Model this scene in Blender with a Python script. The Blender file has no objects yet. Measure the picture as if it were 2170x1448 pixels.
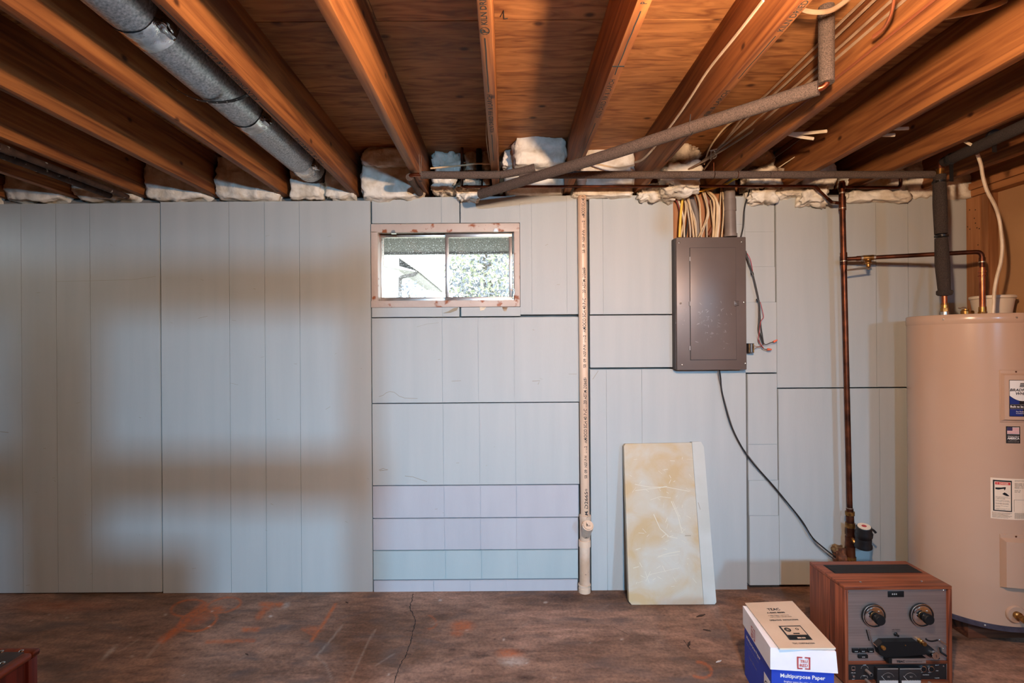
import bpy, bmesh, math, random
import numpy as np
from mathutils import Vector, Matrix, noise as mnoise

# ------------------------------------------------------------------ camera
FPX, CX, CY, ROLL = 1110.0, 1072.0, 729.0, 0.0068
CAMZ, WALLY = 1.416, 3.0
scene = bpy.context.scene
col = scene.collection
cam_d = bpy.data.cameras.new('camera')
cam = bpy.data.objects.new('camera', cam_d)
col.objects.link(cam)
cam_d.sensor_width = 36.0
cam_d.lens = 36.0 * FPX / 2170.0
cam_d.shift_x = (1085.0 - CX) / 2170.0
cam_d.shift_y = (CY - 724.0) / 2170.0
cam_d.clip_start = 0.02
cam.matrix_world = Matrix.Translation((0, 0, CAMZ)) @ Matrix.Rotation(math.pi / 2, 4, 'X') @ Matrix.Rotation(-ROLL, 4, 'Z')
scene.camera = cam

# ------------------------------------------------------------------ sky, lights, exposure
SKY_L = 10.0
world = bpy.data.worlds.new('sky')
scene.world = world
world.use_nodes = True
bg = world.node_tree.nodes['Background']
bg.inputs[0].default_value = (0.86, 0.94, 1.0, 1)
bg.inputs[1].default_value = SKY_L
BACKY = -3.3
def portal(x0, x1, z0, z1, y):      # steers sky sampling through the window hole
    ld = bpy.data.lights.new('window_portal', 'AREA')
    ld.shape = 'RECTANGLE'; ld.size = x1 - x0; ld.size_y = z1 - z0
    ld.cycles.is_portal = True
    lo = bpy.data.objects.new('window_portal', ld)
    lo.location = ((x0 + x1) / 2, y, (z0 + z1) / 2)
    lo.rotation_euler = (-math.pi / 2, 0, 0)
    col.objects.link(lo)
portal(-0.78, 0.08, 1.62, 2.11, 3.31)
# two cool-white LED work lights on stands behind the viewer: (position, aim, watts, beam, size); their stands are built below
FLOODS = [((2.24, -1.5, 1.98), (0.7, 3.0, -0.2), 13.0, 70, 0.2), ((0.22, -1.5, 1.98), (-0.7, 3.0, -0.4), 46.0, 88, 0.09)]
for (p, t, w_, spr, sz) in FLOODS:
    ld = bpy.data.lights.new('work_light_led', 'AREA')
    ld.shape = 'RECTANGLE'; ld.size = sz; ld.size_y = sz
    ld.energy = w_; ld.color = (0.34, 0.66, 1.0); ld.spread = math.radians(spr)
    lo = bpy.data.objects.new('work_light_led', ld)
    d_ = (Vector(t) - Vector(p)).normalized()
    lo.location = Vector(p) + d_ * 0.03
    lo.rotation_euler = d_.to_track_quat('-Z', 'Y').to_euler()
    col.objects.link(lo)
BULB = (0.57, 0.80, 2.05)
BULB_E = 3650.0
vs = scene.view_settings
vs.view_transform = 'Standard'
vs.look = 'None'
vs.gamma = 1.0
vs.use_curve_mapping = False
vs.exposure = 0.0
scene.cycles.use_denoising = True
scene.cycles.max_bounces = 8
scene.cycles.diffuse_bounces = 5
scene.cycles.sample_clamp_indirect = 6.0
scene.cycles.caustics_reflective = False
scene.cycles.caustics_refractive = False

rnd = random.Random(7)

# ------------------------------------------------------------------ measuring helpers: photo pixel -> point in the room
def ray(px, py):
    x, y = px - CX, py - CY
    xt = x - ROLL * y
    yt = y + ROLL * x
    return xt / FPX, -yt / FPX          # X/Y and (Z-CAMZ)/Y
def U(px, py, Y):
    a, b = ray(px, py)
    return Vector((a * Y, Y, CAMZ + b * Y))
def UZ(px, py, Z):
    a, b = ray(px, py)
    Y = (Z - CAMZ) / b
    return Vector((a * Y, Y, Z))
def UX(px, py, X):
    a, b = ray(px, py)
    Y = X / a
    return Vector((X, Y, CAMZ + b * Y))
def W(px, py):
    p = U(px, py, WALLY)
    return p.x, p.z
def c(r, g, b):
    f = lambda v: ((v / 255.0 + 0.055) / 1.055) ** 2.4 if v > 10 else v / 255.0 / 12.92
    return (f(r), f(g), f(b))

# ------------------------------------------------------------------ materials
MATS = {}
def material(name, base, rough=0.6, metal=0.0, base2=None, scale=6.0, stretch=(1, 1, 1), detail=4.0, distort=0.0,
             contrast=(0.35, 0.65), bump=0.0, bscale=None, emis=None, estr=0.0, spec=0.5, coat=0.0, speck=None, rough2=None, rnd_off=True, alpha=1.0):
    m = bpy.data.materials.new(name)
    m.use_nodes = True
    nt = m.node_tree
    b = nt.nodes['Principled BSDF']
    b.inputs['Base Color'].default_value = (*base, 1)
    b.inputs['Roughness'].default_value = rough
    b.inputs['Metallic'].default_value = metal
    b.inputs['Specular IOR Level'].default_value = spec
    b.inputs['Coat Weight'].default_value = coat
    if emis:
        b.inputs['Emission Color'].default_value = (*emis, 1)
        b.inputs['Emission Strength'].default_value = estr
    if base2 is not None or bump:
        tc = nt.nodes.new('ShaderNodeTexCoord')
        mp = nt.nodes.new('ShaderNodeMapping')
        mp.inputs['Scale'].default_value = stretch
        add = nt.nodes.new('ShaderNodeVectorMath'); add.operation = 'ADD'
        oi = nt.nodes.new('ShaderNodeObjectInfo')
        mul = nt.nodes.new('ShaderNodeMath'); mul.operation = 'MULTIPLY'; mul.inputs[1].default_value = 37.0 if rnd_off else 0.0
        nt.links.new(oi.outputs['Random'], mul.inputs[0])
        nt.links.new(tc.outputs['Object'], add.inputs[0])
        nt.links.new(mul.outputs[0], add.inputs[1])
        nt.links.new(add.outputs[0], mp.inputs['Vector'])
        n = nt.nodes.new('ShaderNodeTexNoise')
        n.inputs['Scale'].default_value = scale
        n.inputs['Detail'].default_value = detail
        n.inputs['Distortion'].default_value = distort
        nt.links.new(mp.outputs[0], n.inputs['Vector'])
        if base2 is not None:
            r = nt.nodes.new('ShaderNodeValToRGB')
            r.color_ramp.elements[0].position = contrast[0]
            r.color_ramp.elements[1].position = contrast[1]
            r.color_ramp.elements[0].color = (*base2, 1)
            r.color_ramp.elements[1].color = (*base, 1)
            nt.links.new(n.outputs['Fac'], r.inputs[0])
            out = r.outputs[0]
            if speck is not None:      # (colour, scale, threshold)
                n2 = nt.nodes.new('ShaderNodeTexNoise')
                n2.inputs['Scale'].default_value = speck[1]
                n2.inputs['Detail'].default_value = 3.0
                nt.links.new(add.outputs[0], n2.inputs['Vector'])
                r2 = nt.nodes.new('ShaderNodeValToRGB')
                r2.color_ramp.elements[0].position = speck[2]
                r2.color_ramp.elements[1].position = speck[2] + 0.06
                nt.links.new(n2.outputs['Fac'], r2.inputs[0])
                mx = nt.nodes.new('ShaderNodeMixRGB')
                mx.inputs['Color2'].default_value = (*speck[0], 1)
                nt.links.new(r2.outputs[0], mx.inputs['Fac'])
                nt.links.new(out, mx.inputs['Color1'])
                out = mx.outputs[0]
            nt.links.new(out, b.inputs['Base Color'])
            if rough2 is not None:
                rr = nt.nodes.new('ShaderNodeMapRange')
                rr.inputs['To Min'].default_value = rough2
                rr.inputs['To Max'].default_value = rough
                nt.links.new(n.outputs['Fac'], rr.inputs['Value'])
                nt.links.new(rr.outputs[0], b.inputs['Roughness'])
        if bump:
            bn = nt.nodes.new('ShaderNodeBump')
            bn.inputs['Strength'].default_value = bump
            bn.inputs['Distance'].default_value = 0.01
            src = n
            if bscale:
                src = nt.nodes.new('ShaderNodeTexNoise')
                src.inputs['Scale'].default_value = bscale
                src.inputs['Detail'].default_value = 4.0
                nt.links.new(mp.outputs[0], src.inputs['Vector'])
            nt.links.new(src.outputs['Fac'], bn.inputs['Height'])
            nt.links.new(bn.outputs[0], b.inputs['Normal'])
    MATS[name] = m
    return m

def wood(name, light, dark, axis, rough=0.6, scale=1.0, knots=0.0, bump=0.15, rnd_off=True, along=1.3):
    """grain running along axis (0 x, 1 y, 2 z)"""
    m = bpy.data.materials.new(name)
    m.use_nodes = True
    nt = m.node_tree; L = nt.links
    b = nt.nodes['Principled BSDF']
    b.inputs['Roughness'].default_value = rough
    b.inputs['Specular IOR Level'].default_value = 0.3
    tc = nt.nodes.new('ShaderNodeTexCoord')
    oi = nt.nodes.new('ShaderNodeObjectInfo')
    mul = nt.nodes.new('ShaderNodeMath'); mul.operation = 'MULTIPLY'; mul.inputs[1].default_value = 53.0 if rnd_off else 0
    L.new(oi.outputs['Random'], mul.inputs[0])
    add = nt.nodes.new('ShaderNodeVectorMath'); add.operation = 'ADD'
    L.new(tc.outputs['Object'], add.inputs[0]); L.new(mul.outputs[0], add.inputs[1])
    mp = nt.nodes.new('ShaderNodeMapping')
    s = [26.0 * scale] * 3; s[axis] = along * scale
    mp.inputs['Scale'].default_value = s
    L.new(add.outputs[0], mp.inputs['Vector'])
    n = nt.nodes.new('ShaderNodeTexNoise'); n.inputs['Scale'].default_value = 1.0
    n.inputs['Detail'].default_value = 6.0; n.inputs['Distortion'].default_value = 1.3
    L.new(mp.outputs[0], n.inputs['Vector'])
    r = nt.nodes.new('ShaderNodeValToRGB')
    e = r.color_ramp.elements
    e[0].position = 0.32; e[0].color = (*dark, 1)
    e[1].position = 0.62; e[1].color = (*light, 1)
    L.new(n.outputs['Fac'], r.inputs[0])
    # broad tone change along the board
    mp2 = nt.nodes.new('ShaderNodeMapping')
    s2 = [3.0] * 3; s2[axis] = 0.9
    mp2.inputs['Scale'].default_value = s2
    L.new(add.outputs[0], mp2.inputs['Vector'])
    n2 = nt.nodes.new('ShaderNodeTexNoise'); n2.inputs['Scale'].default_value = 1.0; n2.inputs['Detail'].default_value = 3
    L.new(mp2.outputs[0], n2.inputs['Vector'])
    mr = nt.nodes.new('ShaderNodeMapRange')
    mr.inputs['From Min'].default_value = 0.3; mr.inputs['From Max'].default_value = 0.7
    mr.inputs['To Min'].default_value = 0.72; mr.inputs['To Max'].default_value = 1.18
    L.new(n2.outputs['Fac'], mr.inputs['Value'])
    mx = nt.nodes.new('ShaderNodeMixRGB'); mx.blend_type = 'MULTIPLY'; mx.inputs['Fac'].default_value = 1
    L.new(r.outputs[0], mx.inputs['Color1']); L.new(mr.outputs[0], mx.inputs['Color2'])
    out = mx.outputs[0]
    if knots:
        sx = nt.nodes.new('ShaderNodeSeparateXYZ'); L.new(add.outputs[0], sx.inputs[0])
        o1, o2 = [q for q in range(3) if q != axis]
        sm = nt.nodes.new('ShaderNodeMath'); sm.operation = 'ADD'; L.new(sx.outputs[o1], sm.inputs[0]); L.new(sx.outputs[o2], sm.inputs[1])
        cb = nt.nodes.new('ShaderNodeCombineXYZ')
        k1_ = nt.nodes.new('ShaderNodeMath'); k1_.operation = 'MULTIPLY'; k1_.inputs[1].default_value = 3.4; L.new(sx.outputs[axis], k1_.inputs[0])
        k2_ = nt.nodes.new('ShaderNodeMath'); k2_.operation = 'MULTIPLY'; k2_.inputs[1].default_value = 5.0; L.new(sm.outputs[0], k2_.inputs[0])
        L.new(k1_.outputs[0], cb.inputs[0]); L.new(k2_.outputs[0], cb.inputs[1])
        v = nt.nodes.new('ShaderNodeTexVoronoi'); v.voronoi_dimensions = '2D'; v.inputs['Scale'].default_value = 1.0
        L.new(cb.outputs[0], v.inputs['Vector'])
        r3 = nt.nodes.new('ShaderNodeValToRGB')
        r3.color_ramp.elements[0].position = 0.03 * knots; r3.color_ramp.elements[0].color = (1, 1, 1, 1)
        r3.color_ramp.elements[1].position = 0.085 * knots; r3.color_ramp.elements[1].color = (0, 0, 0, 1)
        L.new(v.outputs['Distance'], r3.inputs[0])
        mk = nt.nodes.new('ShaderNodeMixRGB')
        mk.inputs['Color2'].default_value = (dark[0] * 0.25, dark[1] * 0.2, dark[2] * 0.2, 1)
        sc = nt.nodes.new('ShaderNodeMath'); sc.operation = 'MULTIPLY'
        sv = nt.nodes.new('ShaderNodeSeparateColor'); L.new(v.outputs['Color'], sv.inputs[0])
        gt = nt.nodes.new('ShaderNodeMapRange'); gt.inputs['From Min'].default_value = 0.62; gt.inputs['From Max'].default_value = 0.66; gt.inputs['To Max'].default_value = 0.9
        L.new(sv.outputs[0], gt.inputs['Value']); L.new(gt.outputs[0], sc.inputs[1])
        L.new(r3.outputs[0], sc.inputs[0])
        L.new(sc.outputs[0], mk.inputs['Fac']); L.new(out, mk.inputs['Color1'])
        out = mk.outputs[0]
    L.new(out, b.inputs['Base Color'])
    if bump:
        bn = nt.nodes.new('ShaderNodeBump'); bn.inputs['Strength'].default_value = bump; bn.inputs['Distance'].default_value = 0.004
        L.new(n.outputs['Fac'], bn.inputs['Height']); L.new(bn.outputs[0], b.inputs['Normal'])
    MATS[name] = m
    return m

wood('joist', (0.38, 0.146, 0.043), (0.14, 0.041, 0.012), 1, knots=0.8)
wood('plywood', (0.43, 0.185, 0.06), (0.19, 0.065, 0.02), 0, knots=1.0, scale=1.1, along=4.5)
wood('sidewood', (0.40, 0.17, 0.06), (0.24, 0.085, 0.03), 1)
wood('studwood', (0.42, 0.185, 0.075), (0.25, 0.095, 0.035), 2)
wood('walnut', c(150, 82, 52), c(88, 42, 26), 0, rough=0.42, scale=1.6, bump=0.05)
wood('walnut_side', c(142, 76, 48), c(78, 36, 22), 2, rough=0.45, scale=1.6, bump=0.05)
wood('pad_wood', c(105, 62, 42), c(45, 22, 14), 0, rough=0.6, bump=0.6)
wood('bench_wood', c(110, 50, 28), c(52, 18, 10), 1, rough=0.35, bump=0.05)
wood('bench_dark', c(80, 28, 20), c(44, 12, 9), 2, rough=0.4, bump=0.05)
material('foam_blue', c(180, 184, 182), 0.62, base2=c(173, 178, 177), scale=1.6, stretch=(9, 1, 0.7), detail=5, contrast=(0.3, 0.7), bump=0.08, bscale=55)
material('foam_lilac', c(183, 182, 185), 0.62, base2=c(176, 175, 179), scale=1.8, stretch=(6, 1, 1), detail=5, contrast=(0.3, 0.7), bump=0.08, bscale=55)
material('foam_teal', c(171, 183, 183), 0.62, base2=c(164, 177, 178), scale=1.8, stretch=(6, 1, 1), detail=5, contrast=(0.3, 0.7), bump=0.08, bscale=55)
material('foam_aged', c(194, 190, 176), 0.6, base2=c(190, 164, 122), scale=5.5, stretch=(1.0, 1, 1.0), detail=14, distort=0.7, contrast=(0.36, 0.66), bump=0.25, bscale=18)
material('scratch_white', c(208, 202, 182), 0.7)
material('foam_pale', c(196, 197, 190), 0.6, base2=c(186, 186, 176), scale=5, detail=8)
material('foam_stain', c(150, 140, 120), 0.8)
material('concrete', c(150, 145, 138), 0.9, base2=c(110, 105, 98), scale=5, bump=0.4)
material('dark_gap', c(30, 24, 20), 0.95)
material('tan_wall', c(176, 134, 92), 0.75, base2=c(162, 120, 80), scale=3, bump=0.05, bscale=60)
material('back_wall', c(70, 60, 52), 0.8, base2=c(62, 54, 46), scale=2, bump=0.05, bscale=40)
material('fibreglass', c(240, 235, 222), 0.95, base2=c(204, 192, 170), scale=14, detail=9, distort=0.6, contrast=(0.3, 0.6), bump=1.0, bscale=24, spec=0.1)
material('fibreglass_dirty', c(226, 212, 188), 0.95, base2=c(128, 100, 74), scale=14, detail=8, contrast=(0.34, 0.56), bump=1.0, bscale=45, spec=0.1)
material('galvanised', c(208, 213, 217), 0.42, 0.8, base2=c(140, 148, 154), scale=120, detail=2, contrast=(0.3, 0.7), bump=0.1)
material('foil', c(222, 224, 226), 0.22, 1.0, base2=c(150, 152, 156), scale=22, bump=0.8)
material('black_strap', c(26, 24, 24), 0.5, 0.3)
material('pipe_foam', c(108, 93, 84), 0.9, base2=c(64, 54, 49), scale=300, detail=2, contrast=(0.3, 0.7), bump=0.5, spec=0.25)
material('pipe_foam_dark', c(72, 61, 55), 0.85, base2=c(36, 30, 28), scale=300, detail=2, contrast=(0.3, 0.7), bump=0.5, spec=0.3)
material('copper', c(196, 112, 76), 0.32, 0.95, base2=c(128, 66, 42), scale=14, detail=5)
material('copper_dark', c(118, 66, 42), 0.42, 0.85, base2=c(62, 34, 24), scale=14, detail=5)
material('brass', c(186, 138, 76), 0.35, 0.9, base2=c(120, 80, 40), scale=40)
material('solder', c(176, 160, 140), 0.35, 0.9)
material('iron_old', c(78, 56, 44), 0.75, 0.3, base2=c(42, 28, 22), scale=18, speck=(c(176, 170, 160), 30, 0.64), bump=0.5)
material('black_plastic', c(22, 21, 21), 0.4)
material('pvc', c(226, 196, 168), 0.38, base2=c(206, 172, 144), scale=5, stretch=(1, 1, 0.4))
material('pvc_dirty', c(222, 196, 172), 0.45, base2=c(196, 164, 136), scale=10, speck=(c(70, 55, 48), 34, 0.66))
material('print_black', c(44, 38, 36), 0.7)
material('print_ink', c(34, 44, 46), 0.8)
material('conduit_grey', c(128, 116, 108), 0.5, base2=c(112, 100, 92), scale=8)
material('panel_steel', c(118, 106, 100), 0.46, 0.3, base2=c(110, 98, 92), scale=4, rough2=0.38)
material('panel_dark', c(56, 48, 45), 0.6)
material('scuff', c(152, 143, 138), 0.5, 0.2)
material('zinc', c(190, 186, 178), 0.3, 0.9)
material('cable_beige', c(226, 200, 160), 0.5, base2=c(206, 178, 136), scale=18)
material('cable_white', c(222, 206, 182), 0.5, base2=c(202, 184, 156), scale=18)
material('cable_shaded', c(150, 126, 102), 0.6, base2=c(128, 104, 82), scale=18)  # pale cable colour darkened to carry the shade up between the joists
material('cable_yellow', c(232, 186, 60), 0.5)
material('cable_dark', c(30, 28, 27), 0.5)
material('cable_grey', c(120, 110, 102), 0.55)
material('cable_brown', c(120, 66, 40), 0.5)
material('wire_red', c(170, 50, 50), 0.5)
material('wire_nut', c(238, 110, 74), 0.5)
material('heater_enamel', c(186, 156, 134), 0.24, base2=c(182, 152, 130), scale=2, coat=0.25)
material('heater_band', c(92, 90, 106), 0.4, 0.5, base2=c(66, 62, 74), scale=20)
material('label_white', c(226, 222, 216), 0.45)
material('label_cream', c(226, 206, 182), 0.5)
material('label_black', c(16, 15, 18), 0.4)
material('label_blue', c(18, 40, 112), 0.4)
material('label_red', c(196, 60, 56), 0.5)
material('flag_red', c(178, 60, 66), 0.5)
material('flag_blue', c(52, 42, 78), 0.5)
material('pan_plastic', c(214, 196, 172), 0.4)
material('steel_brushed', c(186, 176, 170), 0.36, 0.85, base2=c(168, 158, 152), scale=3, stretch=(1.0, 1, 60), detail=3, contrast=(0.3, 0.7))
material('chrome', c(214, 212, 210), 0.14, 1.0)
material('deck_black', c(13, 12, 12), 0.55, spec=0.3)
material('deck_face', c(30, 26, 25), 0.45, base2=c(24, 20, 19), scale=8)
material('meter_glass', c(40, 38, 38), 0.12)
material('meter_face', c(186, 182, 176), 0.5)
material('print_white', c(228, 222, 214), 0.6)
material('print_grey', c(150, 140, 132), 0.6)
material('card_white', c(232, 224, 222), 0.75, base2=c(222, 213, 210), scale=6)
material('card_blue', c(34, 66, 176), 0.6, base2=c(26, 54, 156), scale=4)
material('print_red', c(178, 62, 62), 0.7)
material('manual_paper', c(204, 176, 150), 0.75, base2=c(190, 160, 132), scale=4, detail=6)
material('leather', c(38, 20, 16), 0.38, base2=c(24, 12, 10), scale=14, bump=0.2)
material('window_paint', c(200, 184, 172), 0.55, base2=c(188, 170, 158), scale=6, speck=(c(150, 84, 46), 15, 0.60), bump=0.2, bscale=40)
material('aluminium', c(196, 182, 172), 0.35, 0.85, base2=c(170, 156, 146), scale=12)
material('porcelain', c(232, 230, 224), 0.3)
material('bulb_light', (1, 0.85, 0.6), 0.3, emis=(1.0, 0.67, 0.44), estr=BULB_E)
material('rust', c(122, 70, 40), 0.9, base2=c(52, 32, 22), scale=30, bump=1.0)
material('crust', c(150, 116, 72), 0.95, base2=c(90, 64, 38), scale=30, bump=1.0)
material('meter_black', c(24, 22, 23), 0.35)
material('crack', c(22, 17, 15), 0.95)
material('debris', c(60, 42, 32), 0.9)
material('paper_scrap', c(206, 196, 186), 0.8)
material('grass', c(150, 152, 138), 0.9, base2=c(136, 138, 120), scale=3)
material('soil', c(92, 84, 66), 0.9, base2=c(72, 66, 50), scale=1.5)
material('bark', c(96, 80, 66), 0.9, base2=c(70, 56, 46), scale=10)
material('leaf', c(172, 176, 140), 0.7, base2=c(140, 146, 110), scale=3)
material('leaf_dark', c(126, 130, 142), 0.7, base2=c(100, 104, 116), scale=3)
material('eave_brown', c(96, 88, 86), 0.8, base2=c(70, 64, 62), scale=30)
material('siding', c(235, 236, 240), 0.7)
material('shingle', c(170, 162, 158), 0.9, base2=c(150, 144, 140), scale=6)
material('fascia', c(206, 190, 164), 0.7)
material('blocker_paint', c(120, 112, 104), 0.7)  # paint on the added, unseen shadow casters

def glass_mat(name, dirt):
    m = bpy.data.materials.new(name); m.use_nodes = True
    nt = m.node_tree; L = nt.links
    for n in list(nt.nodes): nt.nodes.remove(n)
    out = nt.nodes.new('ShaderNodeOutputMaterial')
    tr = nt.nodes.new('ShaderNodeBsdfTransparent'); tr.inputs[0].default_value = (0.96, 0.98, 0.98, 1)
    gl = nt.nodes.new('ShaderNodeBsdfGlossy'); gl.inputs['Roughness'].default_value = 0.05
    df = nt.nodes.new('ShaderNodeBsdfTranslucent'); df.inputs[0].default_value = (0.9, 0.9, 0.92, 1)
    fr = nt.nodes.new('ShaderNodeFresnel'); fr.inputs[0].default_value = 1.3
    m1 = nt.nodes.new('ShaderNodeMixShader'); L.new(fr.outputs[0], m1.inputs[0]); L.new(tr.outputs[0], m1.inputs[1]); L.new(gl.outputs[0], m1.inputs[2])
    tc = nt.nodes.new('ShaderNodeTexCoord')
    n = nt.nodes.new('ShaderNodeTexNoise'); n.inputs['Scale'].default_value = 150; n.inputs['Detail'].default_value = 4
    L.new(tc.outputs['Object'], n.inputs['Vector'])
    r = nt.nodes.new('ShaderNodeValToRGB')
    r.color_ramp.elements[0].position = 0.56; r.color_ramp.elements[1].position = 0.72
    r.color_ramp.elements[0].color = (0.03, 0.03, 0.03, 1); r.color_ramp.elements[1].color = (dirt, dirt, dirt, 1)
    L.new(n.outputs['Fac'], r.inputs[0])
    m2 = nt.nodes.new('ShaderNodeMixShader'); L.new(r.outputs[0], m2.inputs[0]); L.new(m1.outputs[0], m2.inputs[1]); L.new(df.outputs[0], m2.inputs[2])
    L.new(m2.outputs[0], out.inputs[0])
    MATS[name] = m
glass_mat('window_glass', 0.55)
glass_mat('clear_glass', 0.05)

def floor_mat():
    m = bpy.data.materials.new('floor_concrete'); m.use_nodes = True
    nt = m.node_tree; L = nt.links
    b = nt.nodes['Principled BSDF']
    b.inputs['Specular IOR Level'].default_value = 0.35
    tc = nt.nodes.new('ShaderNodeTexCoord')
    def noise(scale, detail=6, distort=0.0, rot=0.0, st=(1, 1, 1)):
        mp = nt.nodes.new('ShaderNodeMapping'); mp.inputs['Scale'].default_value = st; mp.inputs['Rotation'].default_value = (0, 0, rot)
        n = nt.nodes.new('ShaderNodeTexNoise'); n.inputs['Scale'].default_value = scale; n.inputs['Detail'].default_value = detail; n.inputs['Distortion'].default_value = distort
        L.new(tc.outputs['Object'], mp.inputs[0]); L.new(mp.outputs[0], n.inputs['Vector'])
        return n.outputs['Fac']
    def ramp(f, p0, c0, p1, c1):
        r = nt.nodes.new('ShaderNodeValToRGB')
        r.color_ramp.elements[0].position = p0; r.color_ramp.elements[1].position = p1
        r.color_ramp.elements[0].color = (*c0, 1); r.color_ramp.elements[1].color = (*c1, 1)
        L.new(f, r.inputs[0]); return r.outputs[0]
    def mix(fac, a, bcol, mode='MIX'):
        x = nt.nodes.new('ShaderNodeMixRGB'); x.blend_type = mode
        if isinstance(fac, float): x.inputs['Fac'].default_value = fac
        else: L.new(fac, x.inputs['Fac'])
        for i, v in (('Color1', a), ('Color2', bcol)):
            if isinstance(v, tuple): x.inputs[i].default_value = (*v, 1)
            else: L.new(v, x.inputs[i])
        return x.outputs[0]
    base = ramp(noise(1.6, 8, 0.8, 0.5, (0.7, 1.6, 1)), 0.34, c(104, 76, 58), 0.64, c(158, 124, 106))
    base = mix(0.75, base, ramp(noise(14, 8, 0.4, 0.5, (0.6, 1.8, 1)), 0.3, (0.42, 0.38, 0.35), 0.7, (1.25, 1.2, 1.16)), 'MULTIPLY')
    base = mix(0.6, base, ramp(noise(70, 6, 0.3), 0.3, (0.5, 0.47, 0.45), 0.65, (1.2, 1.18, 1.16)), 'MULTIPLY')
    base = mix(ramp(noise(4.5, 7, 1.2, 0.6, (0.6, 1.4, 1)), 0.52, (0, 0, 0), 0.72, (0.75, 0.75, 0.75)), base, c(84, 72, 68))
    base = mix(ramp(noise(90, 3), 0.66, (0, 0, 0), 0.74, (0.7, 0.7, 0.7)), base, c(58, 42, 34))
    at = nt.nodes.new('ShaderNodeVertexColor'); at.layer_name = 'stain'
    sp = nt.nodes.new('ShaderNodeSeparateColor'); L.new(at.outputs['Color'], sp.inputs[0])
    brk = ramp(noise(42, 7, 0.8), 0.30, (0.32, 0.32, 0.32), 0.6, (1, 1, 1))
    def amt(ch):
        x = nt.nodes.new('ShaderNodeMath'); x.operation = 'MULTIPLY'; L.new(sp.outputs[ch], x.inputs[0]); L.new(brk, x.inputs[1]); return x.outputs[0]
    base = mix(amt('Red'), base, c(178, 88, 34))
    base = mix(amt('Green'), base, c(52, 30, 20))
    base = mix(amt('Blue'), base, c(190, 176, 164))
    L.new(base, b.inputs['Base Color'])
    rr = nt.nodes.new('ShaderNodeMapRange'); rr.inputs['To Min'].default_value = 0.45; rr.inputs['To Max'].default_value = 0.85
    L.new(noise(6, 5), rr.inputs['Value']); L.new(rr.outputs[0], b.inputs['Roughness'])
    bn = nt.nodes.new('ShaderNodeBump'); bn.inputs['Strength'].default_value = 0.35; bn.inputs['Distance'].default_value = 0.008
    L.new(noise(40, 8), bn.inputs['Height']); L.new(bn.outputs[0], b.inputs['Normal'])
    MATS['floor_concrete'] = m
floor_mat()

# ------------------------------------------------------------------ mesh helpers
class MB:
    def __init__(s): s.v = []; s.f = []
    def add(s, vs, fs):
        o = len(s.v); s.v += [tuple(x) for x in vs]; s.f += [tuple(i + o for i in f) for f in fs]; return s
    def box(s, x0, x1, y0, y1, z0, z1, ch=0.0):
        if ch <= 0:
            vs = [(x, y, z) for z in (z0, z1) for y in (y0, y1) for x in (x0, x1)]
            return s.add(vs, [(0, 2, 3, 1), (4, 5, 7, 6), (0, 1, 5, 4), (2, 6, 7, 3), (0, 4, 6, 2), (1, 3, 7, 5)])
        bm = bmesh.new()
        bmesh.ops.create_cube(bm, size=1)
        for v in bm.verts:
            v.co = ((x0 + x1) / 2 + v.co.x * (x1 - x0), (y0 + y1) / 2 + v.co.y * (y1 - y0), (z0 + z1) / 2 + v.co.z * (z1 - z0))
        bmesh.ops.bevel(bm, geom=bm.edges[:], offset=ch, segments=2, affect='EDGES', profile=0.5)
        bm.verts.index_update()
        s.add([v.co for v in bm.verts], [[v.index for v in f.verts] for f in bm.faces]); bm.free(); return s
    def hull(s, bottom, top):            # prism between two equal loops
        n = len(bottom)
        return s.add(list(bottom) + list(top), [tuple(range(n))[::-1], tuple(range(n, 2 * n))] + [(i, (i + 1) % n, n + (i + 1) % n, n + i) for i in range(n)])
    def tube(s, pts, r, seg=10, caps=True, flat=1.0):
        pts = [Vector(p) for p in pts]
        n = len(pts)
        rs = r if isinstance(r, (list, tuple)) else [r] * n
        t = []
        for i in range(n):
            d = (pts[min(i + 1, n - 1)] - pts[max(i - 1, 0)])
            t.append(d.normalized() if d.length > 1e-9 else Vector((0, 0, 1)))
        ref = Vector((0, 0, 1)) if abs(t[0].z) < 0.9 else Vector((0, 1, 0))
        u = (ref - t[0] * ref.dot(t[0])).normalized()
        vs = []
        for i in range(n):
            u = (u - t[i] * u.dot(t[i]))
            u = u.normalized() if u.length > 1e-6 else t[i].orthogonal().normalized()
            w = t[i].cross(u)
            for k in range(seg):
                a = 2 * math.pi * k / seg
                vs.append(pts[i] + (u * math.cos(a) + w * math.sin(a) * flat) * rs[i])
        fs = [(i * seg + k, i * seg + (k + 1) % seg, (i + 1) * seg + (k + 1) % seg, (i + 1) * seg + k) for i in range(n - 1) for k in range(seg)]
        if caps: fs += [tuple(range(seg))[::-1], tuple((n - 1) * seg + k for k in range(seg))]
        return s.add(vs, fs)
    def lathe(s, prof, origin, axis=(0, 0, 1), seg=24):
        """prof: (radius, height) along axis"""
        a = Vector(axis).normalized(); o = Vector(origin)
        u = a.orthogonal().normalized(); w = a.cross(u)
        vs = []; n = len(prof)
        for (r, h) in prof:
            for k in range(seg):
                q = 2 * math.pi * k / seg
                vs.append(o + a * h + (u * math.cos(q) + w * math.sin(q)) * max(r, 1e-5))
        fs = [(i * seg + k, i * seg + (k + 1) % seg, (i + 1) * seg + (k + 1) % seg, (i + 1) * seg + k) for i in range(n - 1) for k in range(seg)]
        fs += [tuple(range(seg))[::-1], tuple((n - 1) * seg + k for k in range(seg))]
        return s.add(vs, fs)

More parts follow.
